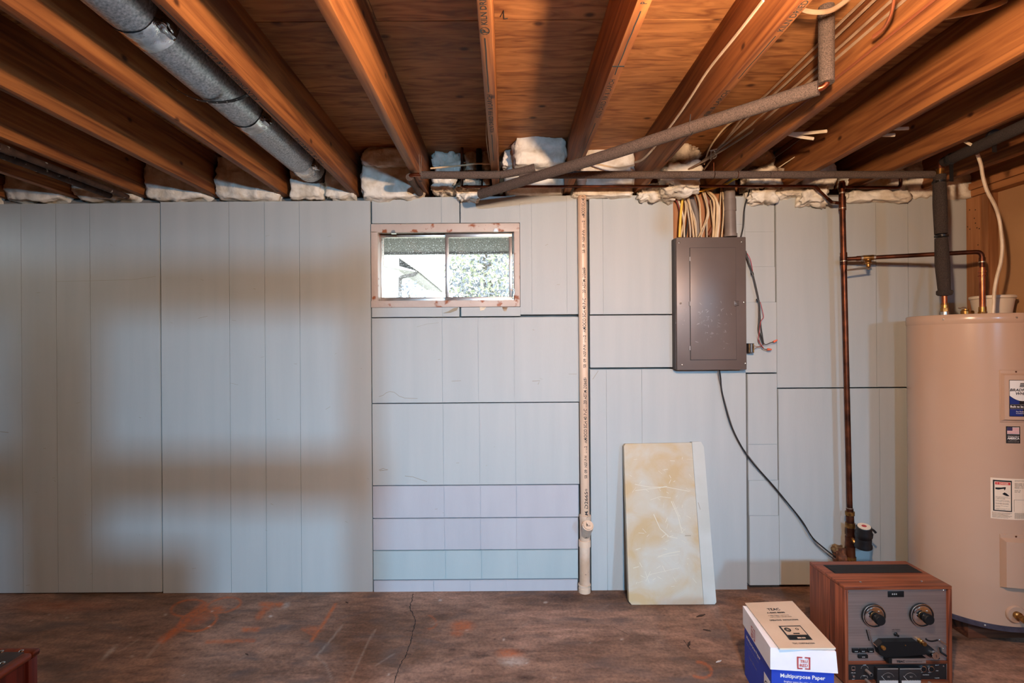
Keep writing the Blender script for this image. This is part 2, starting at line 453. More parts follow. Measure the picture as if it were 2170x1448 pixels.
ORG = {}
def obj(name, mb, mat, parent=None, smooth=True, kind=None, ang=0.7):
    vs = np.array([tuple(v) for v in mb.v], dtype=float).reshape(-1, 3)
    lo, hi = vs.min(0), vs.max(0)
    org = Vector(((lo[0] + hi[0]) / 2, (lo[1] + hi[1]) / 2, lo[2]))
    me = bpy.data.meshes.new(name)
    me.from_pydata([tuple(v - np.array(org)) for v in vs], [], mb.f)
    if smooth:
        me.shade_smooth(); me.set_sharp_from_angle(angle=ang)
    me.materials.append(MATS[mat])
    me.update()
    o = bpy.data.objects.new(name, me)
    col.objects.link(o)
    ORG[o.name] = org
    if parent is not None:
        o.parent = parent; o.location = org - ORG[parent.name]
    else:
        o.location = org
    if kind: o['kind'] = kind
    return o
def thing(name, loc, label, cat, group=None, kind=None):
    o = bpy.data.objects.new(name, None)
    o.empty_display_size = 0.05
    col.objects.link(o); o.location = loc; ORG[o.name] = Vector(loc)
    return tag(o, label, cat, group, kind)
def tag(o, label=None, cat=None, group=None, kind=None):
    if label: o['label'] = label
    if cat: o['category'] = cat
    if group: o['group'] = group
    if kind: o['kind'] = kind
    return o
def boxo(name, b, mat, parent=None, ch=0.0, kind=None):
    return obj(name, MB().box(*b, ch=ch), mat, parent, smooth=ch > 0, kind=kind)
def smooth_path(pts, n=6):
    pts = [Vector(p) for p in pts]
    out = []
    for i in range(len(pts) - 1):
        p0 = pts[max(i - 1, 0)]; p1 = pts[i]; p2 = pts[i + 1]; p3 = pts[min(i + 2, len(pts) - 1)]
        for k in range(n):
            t = k / n
            out.append(0.5 * ((2 * p1) + (p2 - p0) * t + (2 * p0 - 5 * p1 + 4 * p2 - p3) * t * t + (3 * p1 - p0 - 3 * p2 + p3) * t ** 3))
    out.append(pts[-1]); return out
def round_path(pts, r, n=5):
    pts = [Vector(p) for p in pts]; out = [pts[0]]
    for i in range(1, len(pts) - 1):
        a, b, d = pts[i - 1], pts[i], pts[i + 1]
        ra = min(r, (a - b).length * 0.45, (d - b).length * 0.45)
        s = b + (a - b).normalized() * ra; e = b + (d - b).normalized() * ra
        for k in range(n + 1):
            t = k / n
            out.append(s * (1 - t) ** 2 + b * 2 * t * (1 - t) + e * t * t)
    out.append(pts[-1]); return out
_textcache = {}
def text_mesh(body, bold=0.0, spacing=1.0):
    key = (body, bold, spacing)
    if key in _textcache: return _textcache[key]
    cu = bpy.data.curves.new('lettering', 'FONT')
    cu.body = body; cu.size = 1.0; cu.align_x = 'CENTER'; cu.align_y = 'CENTER'
    cu.offset = bold; cu.space_character = spacing; cu.resolution_u = 2
    o = bpy.data.objects.new('lettering', cu)
    col.objects.link(o)
    bpy.context.view_layer.update()
    me = o.to_mesh()
    vs = np.array([tuple(v.co) for v in me.vertices]).reshape(-1, 3)
    fs = [tuple(p.vertices) for p in me.polygons]
    o.to_mesh_clear()
    bpy.data.objects.remove(o); bpy.data.curves.remove(cu)
    _textcache[key] = (vs, fs); return vs, fs
def text(name, body, center, right, up, width, mat, parent, height=None, bold=0.0, lift=0.0008, fn=None, spacing=1.0):
    """flat lettering fitted to a width (and optional cap height); fn(u,v) may map it onto a curved surface"""
    vs, fs = text_mesh(body, bold, spacing)
    ext = vs.max(0) - vs.min(0)
    mid = (vs.max(0) + vs.min(0)) / 2
    sx = width / ext[0]; sy = (height / ext[1]) if height else sx
    uv = (vs - mid)[:, :2] * np.array([sx, sy])
    if fn is None:
        ctr = Vector(center); R = Vector(right).normalized(); Up = Vector(up).normalized(); N = R.cross(Up)
        pts = [ctr + R * u + Up * v + N * lift for u, v in uv]
    else:
        pts = [fn(u, v) for u, v in uv]
    return obj(name, MB().add(pts, fs), mat, parent, smooth=False)
def rectm(mb, fn, u0, u1, v0, v1, nu=1, thick=0.0):
    """a rectangle mapped through fn(u, v)"""
    vs = []; fs = []
    for i in range(nu + 1):
        u = u0 + (u1 - u0) * i / nu
        vs += [fn(u, v0), fn(u, v1)]
    for i in range(nu):
        fs.append((2 * i, 2 * i + 2, 2 * i + 3, 2 * i + 1))
    mb.add(vs, fs); return mb
def screw(mb, p, n, r=0.004, h=0.002):
    return mb.lathe([(r, 0), (r, h * 0.6), (r * 0.6, h), (0, h)], p, n, 8)

# ------------------------------------------------------------------ the setting: levels
JB, JT = 2.28, 2.515            # joist underside and top
JX = [-0.05 + 0.4064 * k for k in range(-9, 7)]
XL, XR = -4.4, 2.64
FOAMT = 0.05

# floor ---------------------------------------------------------------
fx = np.arange(-3.25, 2.66, 0.0085); fy = np.arange(2.10, 3.075, 0.0085)
gx, gy = np.meshgrid(fx, fy)
nx, ny = len(fx), len(fy)
fv = [(float(a), float(b), 0.0) for a, b in zip(gx.ravel(), gy.ravel())]
ff = [(j * nx + i, j * nx + i + 1, (j + 1) * nx + i + 1, (j + 1) * nx + i) for j in range(ny - 1) for i in range(nx - 1)]
nfine = len(fv)
xa, xb, ya, yb = float(fx[0]), float(fx[-1]), float(fy[0]), float(fy[-1])
def rq(x0, x1, y0, y1):
    o = len(fv); fv.extend([(x0, y0, 0), (x1, y0, 0), (x1, y1, 0), (x0, y1, 0)]); ff.append((o, o + 1, o + 2, o + 3))
rq(XL - 0.1, 3.0, BACKY - 0.1, ya); rq(XL - 0.1, xa, ya, 3.3); rq(xb, 3.0, ya, 3.3); rq(xa, xb, yb, 3.3)
fme = bpy.data.meshes.new('floor'); fme.from_pydata(fv, [], ff)
fme.materials.append(MATS['floor_concrete'])
floor = bpy.data.objects.new('floor', fme); col.objects.link(floor); floor['kind'] = 'structure'; ORG['floor'] = Vector((0, 0, 0))
# where each floor vertex sits in the measured plan of stains
PXf = np.array([v[0] for v in fv]); PYf = np.array([v[1] for v in fv])
a_, b_ = PXf / np.maximum(PYf, 0.5), -CAMZ / np.maximum(PYf, 0.5)
Px = CX + FPX * a_ + ROLL * (-FPX * b_); Py = CY - FPX * b_ - ROLL * (FPX * a_)
st = np.zeros((len(fv), 3))
def seg_d(p, q):
    d = np.array(q) - np.array(p); L2 = max((d ** 2).sum(), 1e-9)
    t = np.clip(((Px - p[0]) * d[0] + (Py - p[1]) * d[1]) / L2, 0, 1)
    return np.hypot(Px - p[0] - t * d[0], Py - p[1] - t * d[1])
def stroke(pts, w, ch, a=1.0):
    for p, q in zip(pts[:-1], pts[1:]):
        st[:, ch] = np.maximum(st[:, ch], a * np.clip(1.4 - seg_d(p, q) / w, 0, 1))
def blob(x, y, rx, ry, ch, a=1.0, rot=0.0):
    dx, dy = Px - x, Py - y
    u = dx * math.cos(rot) + dy * math.sin(rot); v = -dx * math.sin(rot) + dy * math.cos(rot)
    d = np.sqrt((u / rx) ** 2 + (v / ry) ** 2)
    st[:, ch] = np.maximum(st[:, ch], a * np.clip(1.5 - d * 1.2, 0, 1))
def ring(x, y, rx, ry, w, ch, a=1.0, rot=0.0, a0=0.0, a1=6.283):
    pts = []
    for k in range(29):
        q = a0 + (a1 - a0) * k / 28
        u, v = rx * math.cos(q), ry * math.sin(q)
        pts.append((x + u * math.cos(rot) - v * math.sin(rot), y + u * math.sin(rot) + v * math.cos(rot)))
    stroke(pts, w, ch, a)
ring(400, 1289, 38, 17, 2.2, 0, 0.75, -0.15); ring(474, 1283, 37, 15, 2.2, 0, 0.7, -0.2); ring(420, 1316, 40, 21, 2.4, 0, 0.85, -0.25)
stroke([(382, 1330), (400, 1312), (432, 1284)], 9, 0, 0.75); blob(425, 1310, 32, 14, 0, 0.55, -0.4); blob(462, 1291, 16, 8, 0, 0.75)
stroke([(342, 1358), (372, 1337)], 7, 0, 0.9); stroke([(310, 1395), (345, 1355)], 3, 2, 0.25)
stroke([(553, 1281), (597, 1282)], 5, 0, 0.8); stroke([(575, 1283), (561, 1292), (548, 1308)], 7, 0, 0.6)
stroke([(711, 1281), (690, 1315), (660, 1359)], 3, 0, 0.85); blob(665, 1334, 22, 8, 0, 0.45); stroke([(640, 1333), (662, 1345)], 3, 0, 0.5)
stroke([(516, 1335), (546, 1334)], 5, 0, 0.7); stroke([(438, 1361), (538, 1358)], 4, 0, 0.6)
stroke([(727, 1324), (698, 1360), (670, 1392), (690, 1408), (703, 1440)], 2.0, 2, 0.24); stroke([(795, 1335), (775, 1370), (744, 1440)], 2.0, 2, 0.24)
blob(606, 1283, 10, 6, 2, 0.5, -0.5); blob(232, 1383, 24, 5, 2, 0.45, -0.75)
blob(981, 1327, 26, 12, 0, 0.65); blob(968, 1343, 14, 8, 0, 0.5); blob(1014, 1388, 20, 7, 1, 0.85); blob(1080, 1385, 30, 10, 0, 0.6); blob(1108, 1380, 24, 5, 1, 0.7)
blob(1085, 1352, 18, 8, 1, 0.5); blob(1113, 1438, 22, 6, 1, 0.9); blob(1088, 1402, 32, 11, 2, 0.55); blob(958, 1378, 10, 4, 1, 0.8)
ring(1482, 1420, 26, 16, 3.0, 0, 0.7, 0.25, -1.9, 1.9); ring(1452, 1330, 1, 1, 1, 0, 0)
ring(905, 1318, 20, 14, 1.6, 0, 0.5, 0.4, -1.6, 1.2)
for (x, y, rx, ry) in ((1195, 1268, 40, 10), (1172, 1264, 22, 5), (1285, 1264, 26, 9), (1322, 1256, 14, 4)): blob(x, y, rx, ry, 1, 0.85)
blob(1345, 1352, 70, 12, 1, 0.45); blob(1430, 1362, 45, 10, 1, 0.4); blob(1170, 1372, 60, 14, 1, 0.3)
blob(180, 1400, 190, 18, 1, 0.35, -0.15); blob(640, 1420, 260, 26, 1, 0.35); blob(960, 1440, 120, 14, 1, 0.4)
blob(120, 1285, 130, 14, 0, 0.28)
for k in range(70):
    blob(rnd.uniform(20, 1700), rnd.uniform(1268, 1440), rnd.uniform(2, 4.5), rnd.uniform(1.4, 2.6), 1 if rnd.random() < 0.7 else 2, rnd.uniform(0.5, 0.95))
for k in range(30):
    x, y = rnd.uniform(200, 1500), rnd.uniform(1275, 1440); L_ = rnd.uniform(15, 50)
    stroke([(x, y), (x + L_ * 0.8, y - L_ * 0.5)], 1.6, rnd.choice((1, 1, 1, 2)), rnd.uniform(0.08, 0.2))
ca = fme.color_attributes.new('stain', 'FLOAT_COLOR', 'POINT')
ca.data.foreach_set('color', np.concatenate([st, np.ones((len(fv), 1))], 1).astype(np.float32).ravel())

# crack, a thin dark seam sunk in the slab surface
def ribbon(name, pxs, w, mat, z=0.0012, jit=0.0):
    pts = []
    for p, q in zip(pxs[:-1], pxs[1:]):
        n = 6
        for k in range(n):
            t = k / n
            pts.append(UZ(p[0] + (q[0] - p[0]) * t + rnd.uniform(-jit, jit), p[1] + (q[1] - p[1]) * t, 0))
    pts.append(UZ(pxs[-1][0], pxs[-1][1], 0))
    vs = []; fs = []
    for i, p in enumerate(pts):
        d = (pts[min(i + 1, len(pts) - 1)] - pts[max(i - 1, 0)]).normalized()
        s = Vector((-d.y, d.x, 0)) * w * rnd.uniform(0.5, 1.2)
        vs += [p + s + Vector((0, 0, z)), p - s + Vector((0, 0, z))]
        if i: fs.append((2 * i - 2, 2 * i - 1, 2 * i + 1, 2 * i))
    return obj(name, MB().add(vs, fs), mat, floor, smooth=False)
ribbon('crack', [(875, 1259), (873, 1272), (868, 1289), (875, 1302), (881, 1320), (875, 1338), (872, 1357), (864, 1378), (862, 1388), (848, 1410), (840, 1432), (834, 1450)], 0.0022, 'crack', jit=1.5)
ribbon('crack', [(860, 1387), (872, 1388)], 0.0013, 'crack'); ribbon('crack', [(874, 1340), (860, 1336)], 0.0012, 'crack')
ribbon('crack', [(1300, 1330), (1330, 1345)], 0.0016, 'crack'); ribbon('crack', [(1449, 1358), (1462, 1376)], 0.002, 'crack')

# front wall, with a hole for the window; foam boards on it -------------
wx0, wz0 = W(787, 650); wx1, wz1 = W(1101, 474)
def wallbox(mb, y0, y1):
    mb.box(XL - 0.1, wx0, y0, y1, -0.05, JB - 0.01); mb.box(wx1, 3.0, y0, y1, -0.05, JB - 0.01)
    mb.box(wx0, wx1, y0, y1, -0.05, wz0); mb.box(wx0, wx1, y0, y1, wz1, JB - 0.01); return mb
wall_front = obj('wall_front', wallbox(MB(), WALLY + FOAMT + 0.002, WALLY + 0.3), 'concrete', smooth=False, kind='structure')
G_ = 0.0016
def board(cells, mat, th=0.004):
    """one foam board: cells are px rectangles split by score lines; the body is their union"""
    mb = MB()
    ya_, yb_ = min(q[1] for q in cells), max(q[3] for q in cells); xa_, xb_ = min(q[0] for q in cells), max(q[2] for q in cells)
    yr, xr_ = ya_ + 0.2 * (yb_ - ya_), xa_ + 0.35 * (xb_ - xa_)      # plumb and level edges, read at one height and one width
    for (x0, y0, x1, y1) in cells:
        X0, Z1 = W(x0, yr)[0], W(xr_, y0)[1]; X1, Z0 = W(x1, yr)[0], W(xr_, y1)[1]
        mb.box(X0, X1, WALLY + th, WALLY + FOAMT, Z0, Z1)
        mb.box(X0 + 0.0013, X1 - 0.0013, WALLY, WALLY + th + 0.001, Z0 + 0.0013, Z1 - 0.0013)
    return obj('insulation_board', mb, mat, wall_front, smooth=False)
def vsplit(x0, y0, x1, y1, xs):
    e = [x0] + list(xs) + [x1]
    return [(a, y0, b, y1) for a, b in zip(e[:-1], e[1:])]
g = 0.75
board(vsplit(-560, 434, -111, 1262, [-480, -406, -330, -256]), 'foam_blue')
board(vsplit(-109 + g, 432, 339 - g, 1257.5, [45, 119, 191]), 'foam_blue')
board(vsplit(340 + g, 427, 786 - g, 1257, [486, 561, 635]), 'foam_blue')
board(vsplit(787 + g, 418, 974 - g, 473.5, [935]), 'foam_blue')
board([(975 + g, 416, 1101.5, 472), (1101.5, 415.5, 1126, 668 - g), (1126, 415.3, 1200, 668 - g), (1200, 415, 1226, 668 - g), (975 + g, 651, 1101.5, 671 - g)], 'foam_blue')
board(vsplit(787 + g, 651, 974 - g, 673 - g, [937]), 'foam_blue')
board(vsplit(787 + g, 673 + g, 1227, 854.5 - g, [937, 1013, 1089]), 'foam_blue')
board(vsplit(788 + g, 855 + g, 1227, 1029 - g, [939, 1016, 1092]), 'foam_blue')
board(vsplit(789 + g, 1029.5 + g, 1226, 1098.5 - g, [941, 1018, 1094]), 'foam_lilac')
board(vsplit(789.5 + g, 1099 + g, 1225, 1166.5 - g, [942, 1018, 1094.5]), 'foam_lilac')
board(vsplit(790 + g, 1167 + g, 1225, 1229 - g, [944, 1020, 1096]), 'foam_teal')
board(vsplit(791 + g, 1230 + g, 1224, 1256, [919, 996, 1072]), 'foam_lilac')
board(vsplit(1249, 414, 1427, 667 - g, [1277]), 'foam_blue')
board(vsplit(1250, 668 + g, 1432, 780 - g, []), 'foam_blue')
board(vsplit(1251, 782 + g, 1582 - g, 1252, [1285, 1360]), 'foam_blue')
board([(1559, 416, 1578, 476), (1559, 476, 1578, 515), (1578, 416, 1642 - g, 492), (1578, 492, 1642 - g, 566), (1578, 566, 1643 - g, 641), (1578, 641, 1645 - g, 791 - g)], 'foam_blue')
board([(1584 + g, 792 + g, 1648 - g, 942), (1584 + g, 942, 1648 - g, 1018), (1585 + g, 1018, 1649 - g, 1093), (1586 + g, 1093, 1650 - g, 1241)], 'foam_blue')
board(vsplit(1644 + g, 417, 2064, 822 - g, [1856, 1924]), 'foam_blue')
board(vsplit(1649 + g, 823 + g, 2068, 1239, [1792, 1864]), 'foam_blue')
# surface scuffs and cracks on the boards
def wall_mark(pxs, w=0.0008, mat='foam_stain'):
    mb = MB(); pts = [U(p[0], p[1], WALLY - 0.0006) for p in pxs]
    vs = []; fs = []
    for i, p in enumerate(pts):
        d = (pts[min(i + 1, len(pts) - 1)] - pts[max(i - 1, 0)]).normalized()
        s = Vector((-d.z, 0, d.x)) * w
        vs += [p + s, p - s]
        if i: fs.append((2 * i - 2, 2 * i - 1, 2 * i + 1, 2 * i))
    return obj('scratch', mb.add(vs, fs), mat, wall_front, smooth=False)
wall_mark([(803, 841), (812, 838), (818, 833), (826, 830), (836, 832), (846, 840), (858, 844), (885, 845)], 0.0012)
wall_mark([(803, 997), (812, 993), (822, 996), (805, 998)], 0.0016); wall_mark([(858, 1009), (875, 1011), (892, 1017), (905, 1021)], 0.0013)
wall_mark([(883, 693), (905, 687), (930, 684)], 0.0006); wall_mark([(957, 808), (977, 807)], 0.0012); wall_mark([(1128, 808), (1144, 807), (1140, 815)], 0.0015)
wall_mark([(1205, 793), (1222, 793)], 0.001); wall_mark([(1256, 804), (1268, 786)], 0.0012); wall_mark([(120, 597), (280, 593), (330, 586)], 0.0006)
wall_mark([(420, 675), (440, 670)], 0.0008); wall_mark([(487, 812), (505, 816)], 0.0007); wall_mark([(0, 915), (18, 917)], 0.0016); wall_mark([(690, 868), (700, 862)], 0.0008)
for k in range(46):
    x, y = rnd.uniform(10, 1220), rnd.uniform(470, 1240)
    if 780 < x < 1110 and 465 < y < 680: continue
    wall_mark([(x, y), (x + rnd.uniform(-9, 9), y + rnd.uniform(-3, 3))], rnd.uniform(0.0005, 0.001))

# side, back walls -------------------------------------------------------
wall_left = obj('wall_left', MB().box(XL - 0.1, XL, BACKY, 3.3, 0, JB), 'back_wall', kind='structure', smooth=False)
wall_right = obj('wall_right', MB().box(XR + 0.055, XR + 0.1, BACKY, 3.3, 0, JB - 0.05), 'tan_wall', kind='structure', smooth=False)
boxo('wall_stud', (XR, XR + 0.055, 2.905, 2.998, 0, 2.225), 'studwood', wall_right)
boxo('wall_stud', (XR, XR + 0.055, 2.862, 2.902, 0, 2.225), 'studwood', wall_right)
for k, y in enumerate((2.20, 1.75, 1.30, 0.9, 0.5)):
    boxo('wall_stud', (XR + 0.02, XR + 0.055, y - 0.02, y + 0.02, 0, 2.225), 'studwood', wall_right)
boxo('top_plate', (XR - 0.012, XR + 0.09, BACKY, 3.02, 2.227, 2.262), 'sidewood', wall_right)
boxo('top_plate', (XR - 0.022, XR + 0.09, BACKY, 3.02, 2.264, 2.30), 'sidewood', wall_right)
boxo('rim_board', (XR + 0.0, XR + 0.06, BACKY, 3.15, 2.302, JT), 'sidewood', wall_right)
for k in range(9):
    p = Vector((XR - 0.0005, rnd.uniform(2.91, 2.99), rnd.uniform(1.95, 2.20)))
    obj('nail_head', screw(MB(), p, (-1, 0, 0), 0.0035, 0.0012), 'iron_old', wall_right)
obj('wall_back', MB().box(XL - 0.1, 3.0, BACKY - 0.15, BACKY, -0.05, JT + 0.02), 'back_wall', kind='structure', smooth=False)

# ceiling: deck, plywood sheets, joists ----------------------------------
ceiling = tag(boxo('ceiling', (XL - 0.1, 3.0, BACKY - 0.1, 3.3, JT + 0.022, JT + 0.08), 'dark_gap'), kind='structure')
rows = [(1.783, 3.16), (0.563, 1.779), (-0.656, 0.561), (-1.875, -0.658), (BACKY, -1.877)]
for k, (y0, y1) in enumerate(rows):
    off = JX[0] + (0.0 if k % 2 else 1.2192) - 1.6
    x = off
    while x < 3.0:
        a, b = max(x + 0.001, XL - 0.05), min(x + 2.4384 - 0.001, 2.75)
        if b - a > 0.1: boxo('plywood_sheet', (a, b, y0, y1, JT + 0.001, JT + 0.02), 'plywood', ceiling)
        x += 2.4384
JOISTS = {}
for k, x in enumerate(JX):
    j = obj('floor_joist', MB().box(x - 0.019, x + 0.019, BACKY, 3.16, JB, JT, ch=0.0025), 'joist', ceiling)
    JOISTS[k - 9] = j
boxo('rim_joist', (XL, 2.7, 3.17, 3.21, JB, JT), 'sidewood', ceiling)
boxo('sill_plate', (XL, 2.7, 3.06, 3.2, JB - 0.035, JB - 0.001), 'dark_gap', ceiling)
def stamp(k, words, y0, y1, side=0.0, h=0.017):
    """ink lettering along a joist's underside, read from the wall towards the room"""
    L_ = abs(y1 - y0)
    text('grade_stamp', words, (JX[k + 9] + side, (y0 + y1) / 2, JB), (0, -1, 0), (-1, 0, 0), L_, 'print_ink', JOISTS[k], height=h, bold=0.012, lift=0.0006)
def stampline(k, y0, y1, side=0.0, w=0.0016):
    mb = MB(); n = 10; vs = []; fs = []
    for i in range(n + 1):
        y = y0 + (y1 - y0) * i / n; xo = JX[k + 9] + side + rnd.uniform(-0.0008, 0.0008)
        vs += [(xo - w, y, JB - 0.0006), (xo + w, y, JB - 0.0006)]
        if i: fs.append((2 * i - 2, 2 * i, 2 * i + 1, 2 * i - 1))
    obj('ink_line', mb.add(vs, fs), 'print_ink', JOISTS[k], smooth=False)
def Yof(py): return FPX * (JB - CAMZ) / (CY - py)
stamp(1, 'KILN DRIED FIR & LARCH', Yof(250), Yof(170)); stampline(1, Yof(345), Yof(262)); stampline(1, Yof(160), Yof(25)); stamp(1, 'P KILN DRIED', Yof(10), Yof(-60))
mbx = MB().box(JX[10] - 0.019, JX[10] + 0.019, Yof(143), Yof(141), JB - 0.0008, JB - 0.0002); obj('ink_line', mbx, 'print_ink', JOISTS[1], smooth=False)
stamp(0, 'KILN DRIED', Yof(52), Yof(-20), -0.002); stampline(0, Yof(195), Yof(80), -0.003); stamp(0, 'KILN DRIED FIR & LARCH', Yof(280), Yof(200), -0.001); stampline(0, Yof(340), Yof(285), -0.002)
text('grade_stamp', 'P', (JX[9] - 0.002, Yof(65), JB), (0, -1, 0), (-1, 0, 0), 0.016, 'print_ink', JOISTS[0], bold=0.01)
mb = MB(); cc = Vector((JX[9] - 0.002, Yof(65), JB - 0.0007)); vs_ = []; fs_ = []
for k in range(24):
    q = 2 * math.pi * k / 24
    for r in (0.0135, 0.0115): vs_.append(cc + Vector((r * math.cos(q), r * 1.3 * math.sin(q), 0)))
    fs_.append((2 * k, 2 * k + 1, (2 * k + 3) % 48, (2 * k + 2) % 48))
obj('grade_stamp', mb.add(vs_, fs_), 'print_ink', JOISTS[0], smooth=False)
stamp(-2, 'KILN DRIED FIR & LARCH', Yof(208), Yof(80), -0.006); stampline(-2, Yof(285), Yof(212), -0.006); stampline(-2, Yof(75), Yof(5), -0.006); stamp(-2, 'FIR & LARCH', Yof(345), Yof(290), -0.006)
stamp(2, 'KILN DRIED', Yof(70), Yof(5), 0.004); stampline(2, Yof(170), Yof(80), 0.004); stamp(2, 'FIR & LARCH', Yof(248), Yof(195), 0.004); stampline(2, Yof(345), Yof(290), 0.004)
# a pencilled mark on the plywood
p = UZ(1065, 32, JT)
obj('pencil_mark', MB().tube([UZ(1060, 36, JT), UZ(1067, 22, JT), UZ(1068, 40, JT), UZ(1076, 39, JT)], 0.0016, 5), 'print_ink', ceiling)
# water stain / gnawed edge: knots and resin lumps on joist undersides
for (px, py, k) in ((1292 + 0, 105, 1),):
    pass

# ------------------------------------------------------------------ window_1
win = tag(boxo('window_1', (wx0 + 0.002, wx1 - 0.002, WALLY + 0.03, WALLY + 0.16, wz0 + 0.001, wz0 + 0.012), 'window_paint'), kind='structure')
def wbox(name, x0, y0, x1, y1, ya, yb, mat, ch=0.0015, parent=None):
    A = U(x0, y0, ya); B = U(x1, y1, ya)
    return boxo(name, (A.x, B.x, ya, yb, B.z, A.z), mat, parent or win, ch=ch)
YC = WALLY - 0.004
wbox('casing', 786, 475, 1101, 491, YC, YC + 0.03, 'window_paint'); wbox('casing', 786, 638, 1102, 650, YC - 0.004, YC + 0.03, 'window_paint')
wbox('casing', 786, 491, 801, 638, YC, YC + 0.03, 'window_paint'); wbox('casing', 1089, 491, 1102, 638, YC, YC + 0.03, 'window_paint')
for (a, b) in (((787, 477), (802, 652)), ((1087, 477), (1101, 652))):
    A = W(*a); B = W(*b); boxo('jamb', (A[0] + 0.003, B[0] - 0.003, YC + 0.031, WALLY + 0.16, wz0 + 0.013, wz1 - 0.003), 'window_paint', win)
boxo('head_jamb', (wx0 + 0.045, wx1 - 0.045, YC + 0.031, WALLY + 0.16, wz1 - 0.035, wz1 - 0.003), 'panel_dark', win)
YF = WALLY + 0.045
def sash(x0, y0, x1, y1, fw, ya):
    f = wbox('sash', x0, y0, x1, y0 + fw, ya, ya + 0.03, 'aluminium')
    wbox('rail', x0, y1 - fw, x1, y1, ya, ya + 0.03, 'aluminium', parent=f)
    wbox('stile', x0, y0 + fw, x0 + fw * 0.8, y1 - fw, ya, ya + 0.03, 'aluminium', parent=f)
    wbox('stile', x1 - fw * 0.9, y0 + fw, x1, y1 - fw, ya, ya + 0.03, 'aluminium', parent=f)
    A = U(x0 + fw * 0.7, y0 + fw * 0.7, ya + 0.013); B = U(x1 - fw * 0.7, y1 - fw * 0.7, ya + 0.013)
    boxo('pane', (A.x, B.x, ya + 0.013, ya + 0.016, B.z, A.z), 'window_glass', f)
sash(802, 493, 951, 640, 9, YF + 0.034)
sash(943, 492, 1087, 640, 10, YF)
lat = wbox('latch', 947.5, 635, 968, 641, YC - 0.001, YC + 0.02, 'panel_steel')
for x in (951.5, 963): obj('rivet', screw(MB(), U(x, 638, YC - 0.002), (0, -1, 0), 0.0025, 0.002), 'zinc', lat)
for (x, y) in ((834, 492), (1051, 488)):
    p = U(x, y, YC - 0.012)
    obj('clip', MB().hull([p + Vector(q) for q in ((-0.014, 0, -0.008), (0.014, 0, -0.008), (0.014, 0.02, -0.008), (-0.014, 0.02, -0.008))],
                          [p + Vector(q) for q in ((-0.009, 0, 0.009), (0.006, 0, 0.011), (0.006, 0.02, 0.011), (-0.009, 0.02, 0.009))]), 'zinc', win)
mb = MB().tube([U(1083, 611, YC - 0.004), U(1091, 614, YC - 0.006), U(1090, 622, YC - 0.005), U(1088, 628, YC - 0.004)], 0.002, 6); obj('hook', mb, 'zinc', win)
# dried filler smeared below the sill
for (pts, m_) in ((((938, 664), (950, 660), (962, 653), (972, 651), (968, 658), (955, 663)), 'foam_stain'), (((1016, 651), (1030, 651), (1026, 657), (1018, 659)), 'fibreglass_dirty'), (((1064, 651), (1076, 651), (1073, 660), (1068, 660)), 'fibreglass_dirty')):
    lo_ = [U(x, y, WALLY - 0.0005) for x, y in pts]; hi_ = [U(x, y, WALLY - 0.004) for x, y in pts]
    obj('filler', MB().hull(lo_, hi_), m_, wall_front)

# ------------------------------------------------------------------ fibreglass batts in the joist bays
def lump(x0, x1, y0, y1, z0, z1, seed, amp=0.018, cuts=13, freq=9.0, power=0.55):
    bm = bmesh.new(); bmesh.ops.create_cube(bm, size=2)
    bmesh.ops.subdivide_edges(bm, edges=bm.edges[:], cuts=cuts, use_grid_fill=True)
    C = Vector(((x0 + x1) / 2, (y0 + y1) / 2, (z0 + z1) / 2)); H = Vector(((x1 - x0) / 2, (y1 - y0) / 2, (z1 - z0) / 2))
    off = Vector((seed * 3.1, seed * 1.7, seed * 0.9))
    for v in bm.verts:
        p = v.co.copy()
        rr = max(abs(p.x), abs(p.y), abs(p.z)); ln = p.length
        k = 1.0 + (rr / ln * 1.18 - 1.0) * 0.5 if power else 1.0
        p = Vector((p.x * H.x, p.y * H.y, p.z * H.z)) * min(k, 1.0)
        q = C + p
        n = v.co.normalized()
        d = mnoise.noise(q * freq + off) * amp + mnoise.noise(q * freq * 2.7 + off) * amp * 0.5 - abs(mnoise.noise(q * freq * 2.0 - off)) * amp * 1.1 + mnoise.noise(q * freq * 6 + off) * amp * 0.35
        v.co = q + n * d
    bm.verts.index_update()
    mb = MB().add([v.co for v in bm.verts], [[v.index for v in f.verts] for f in bm.faces]); bm.free(); return mb
def batt_px(x0, y0, x1, y1, Y, depth, seed, mat='fibreglass', amp=0.018, freq=10.0, cuts=13):
    A = U(x0, y0, Y); B = U(x1, y1, Y)
    return obj('insulation_batt', lump(A.x, B.x, Y, Y + depth, B.z, A.z, seed, amp, cuts, freq), mat, ang=3.0)
def bay(k):      # clear span right of joist k
    return JX[k + 9] + 0.020, JX[k + 10] - 0.020
def batt_bay(k, z0, z1, y0, y1, seed, label, mat='fibreglass', amp=0.02, group=None, xa=0.0, xb=1.0):
    a, b = bay(k)
    o = obj('insulation_batt', lump(a + (b - a) * xa, a + (b - a) * xb, y0, y1, z0, z1, seed, amp), mat, ang=3.0)
    return tag(o, label, 'insulation', group)
GB = 'white fibreglass batts filling the joist bays'
batt_bay(-8, 2.245, 2.44, 2.965, 3.12, 1, 'white fibreglass batt behind the rusty overhead pipes, second bay beyond them', group=GB)
batt_bay(-7, 2.245, 2.46, 2.965, 3.12, 2, 'white fibreglass batt in the bay next to the rusty overhead pipes', group=GB)
batt_bay(-6, 2.25, 2.48, 2.97, 3.12, 3, 'white fibreglass batt behind the ends of the rusty overhead pipes', group=GB)
batt_bay(-5, 2.248, 2.505, 2.965, 3.12, 4, 'white fibreglass batt two bays away from the galvanised duct, towards the rusty pipes', group=GB)
batt_bay(-4, 2.246, 2.505, 2.96, 3.12, 5, 'white fibreglass batt in the bay between the galvanised duct and the rusty pipes', group=GB)
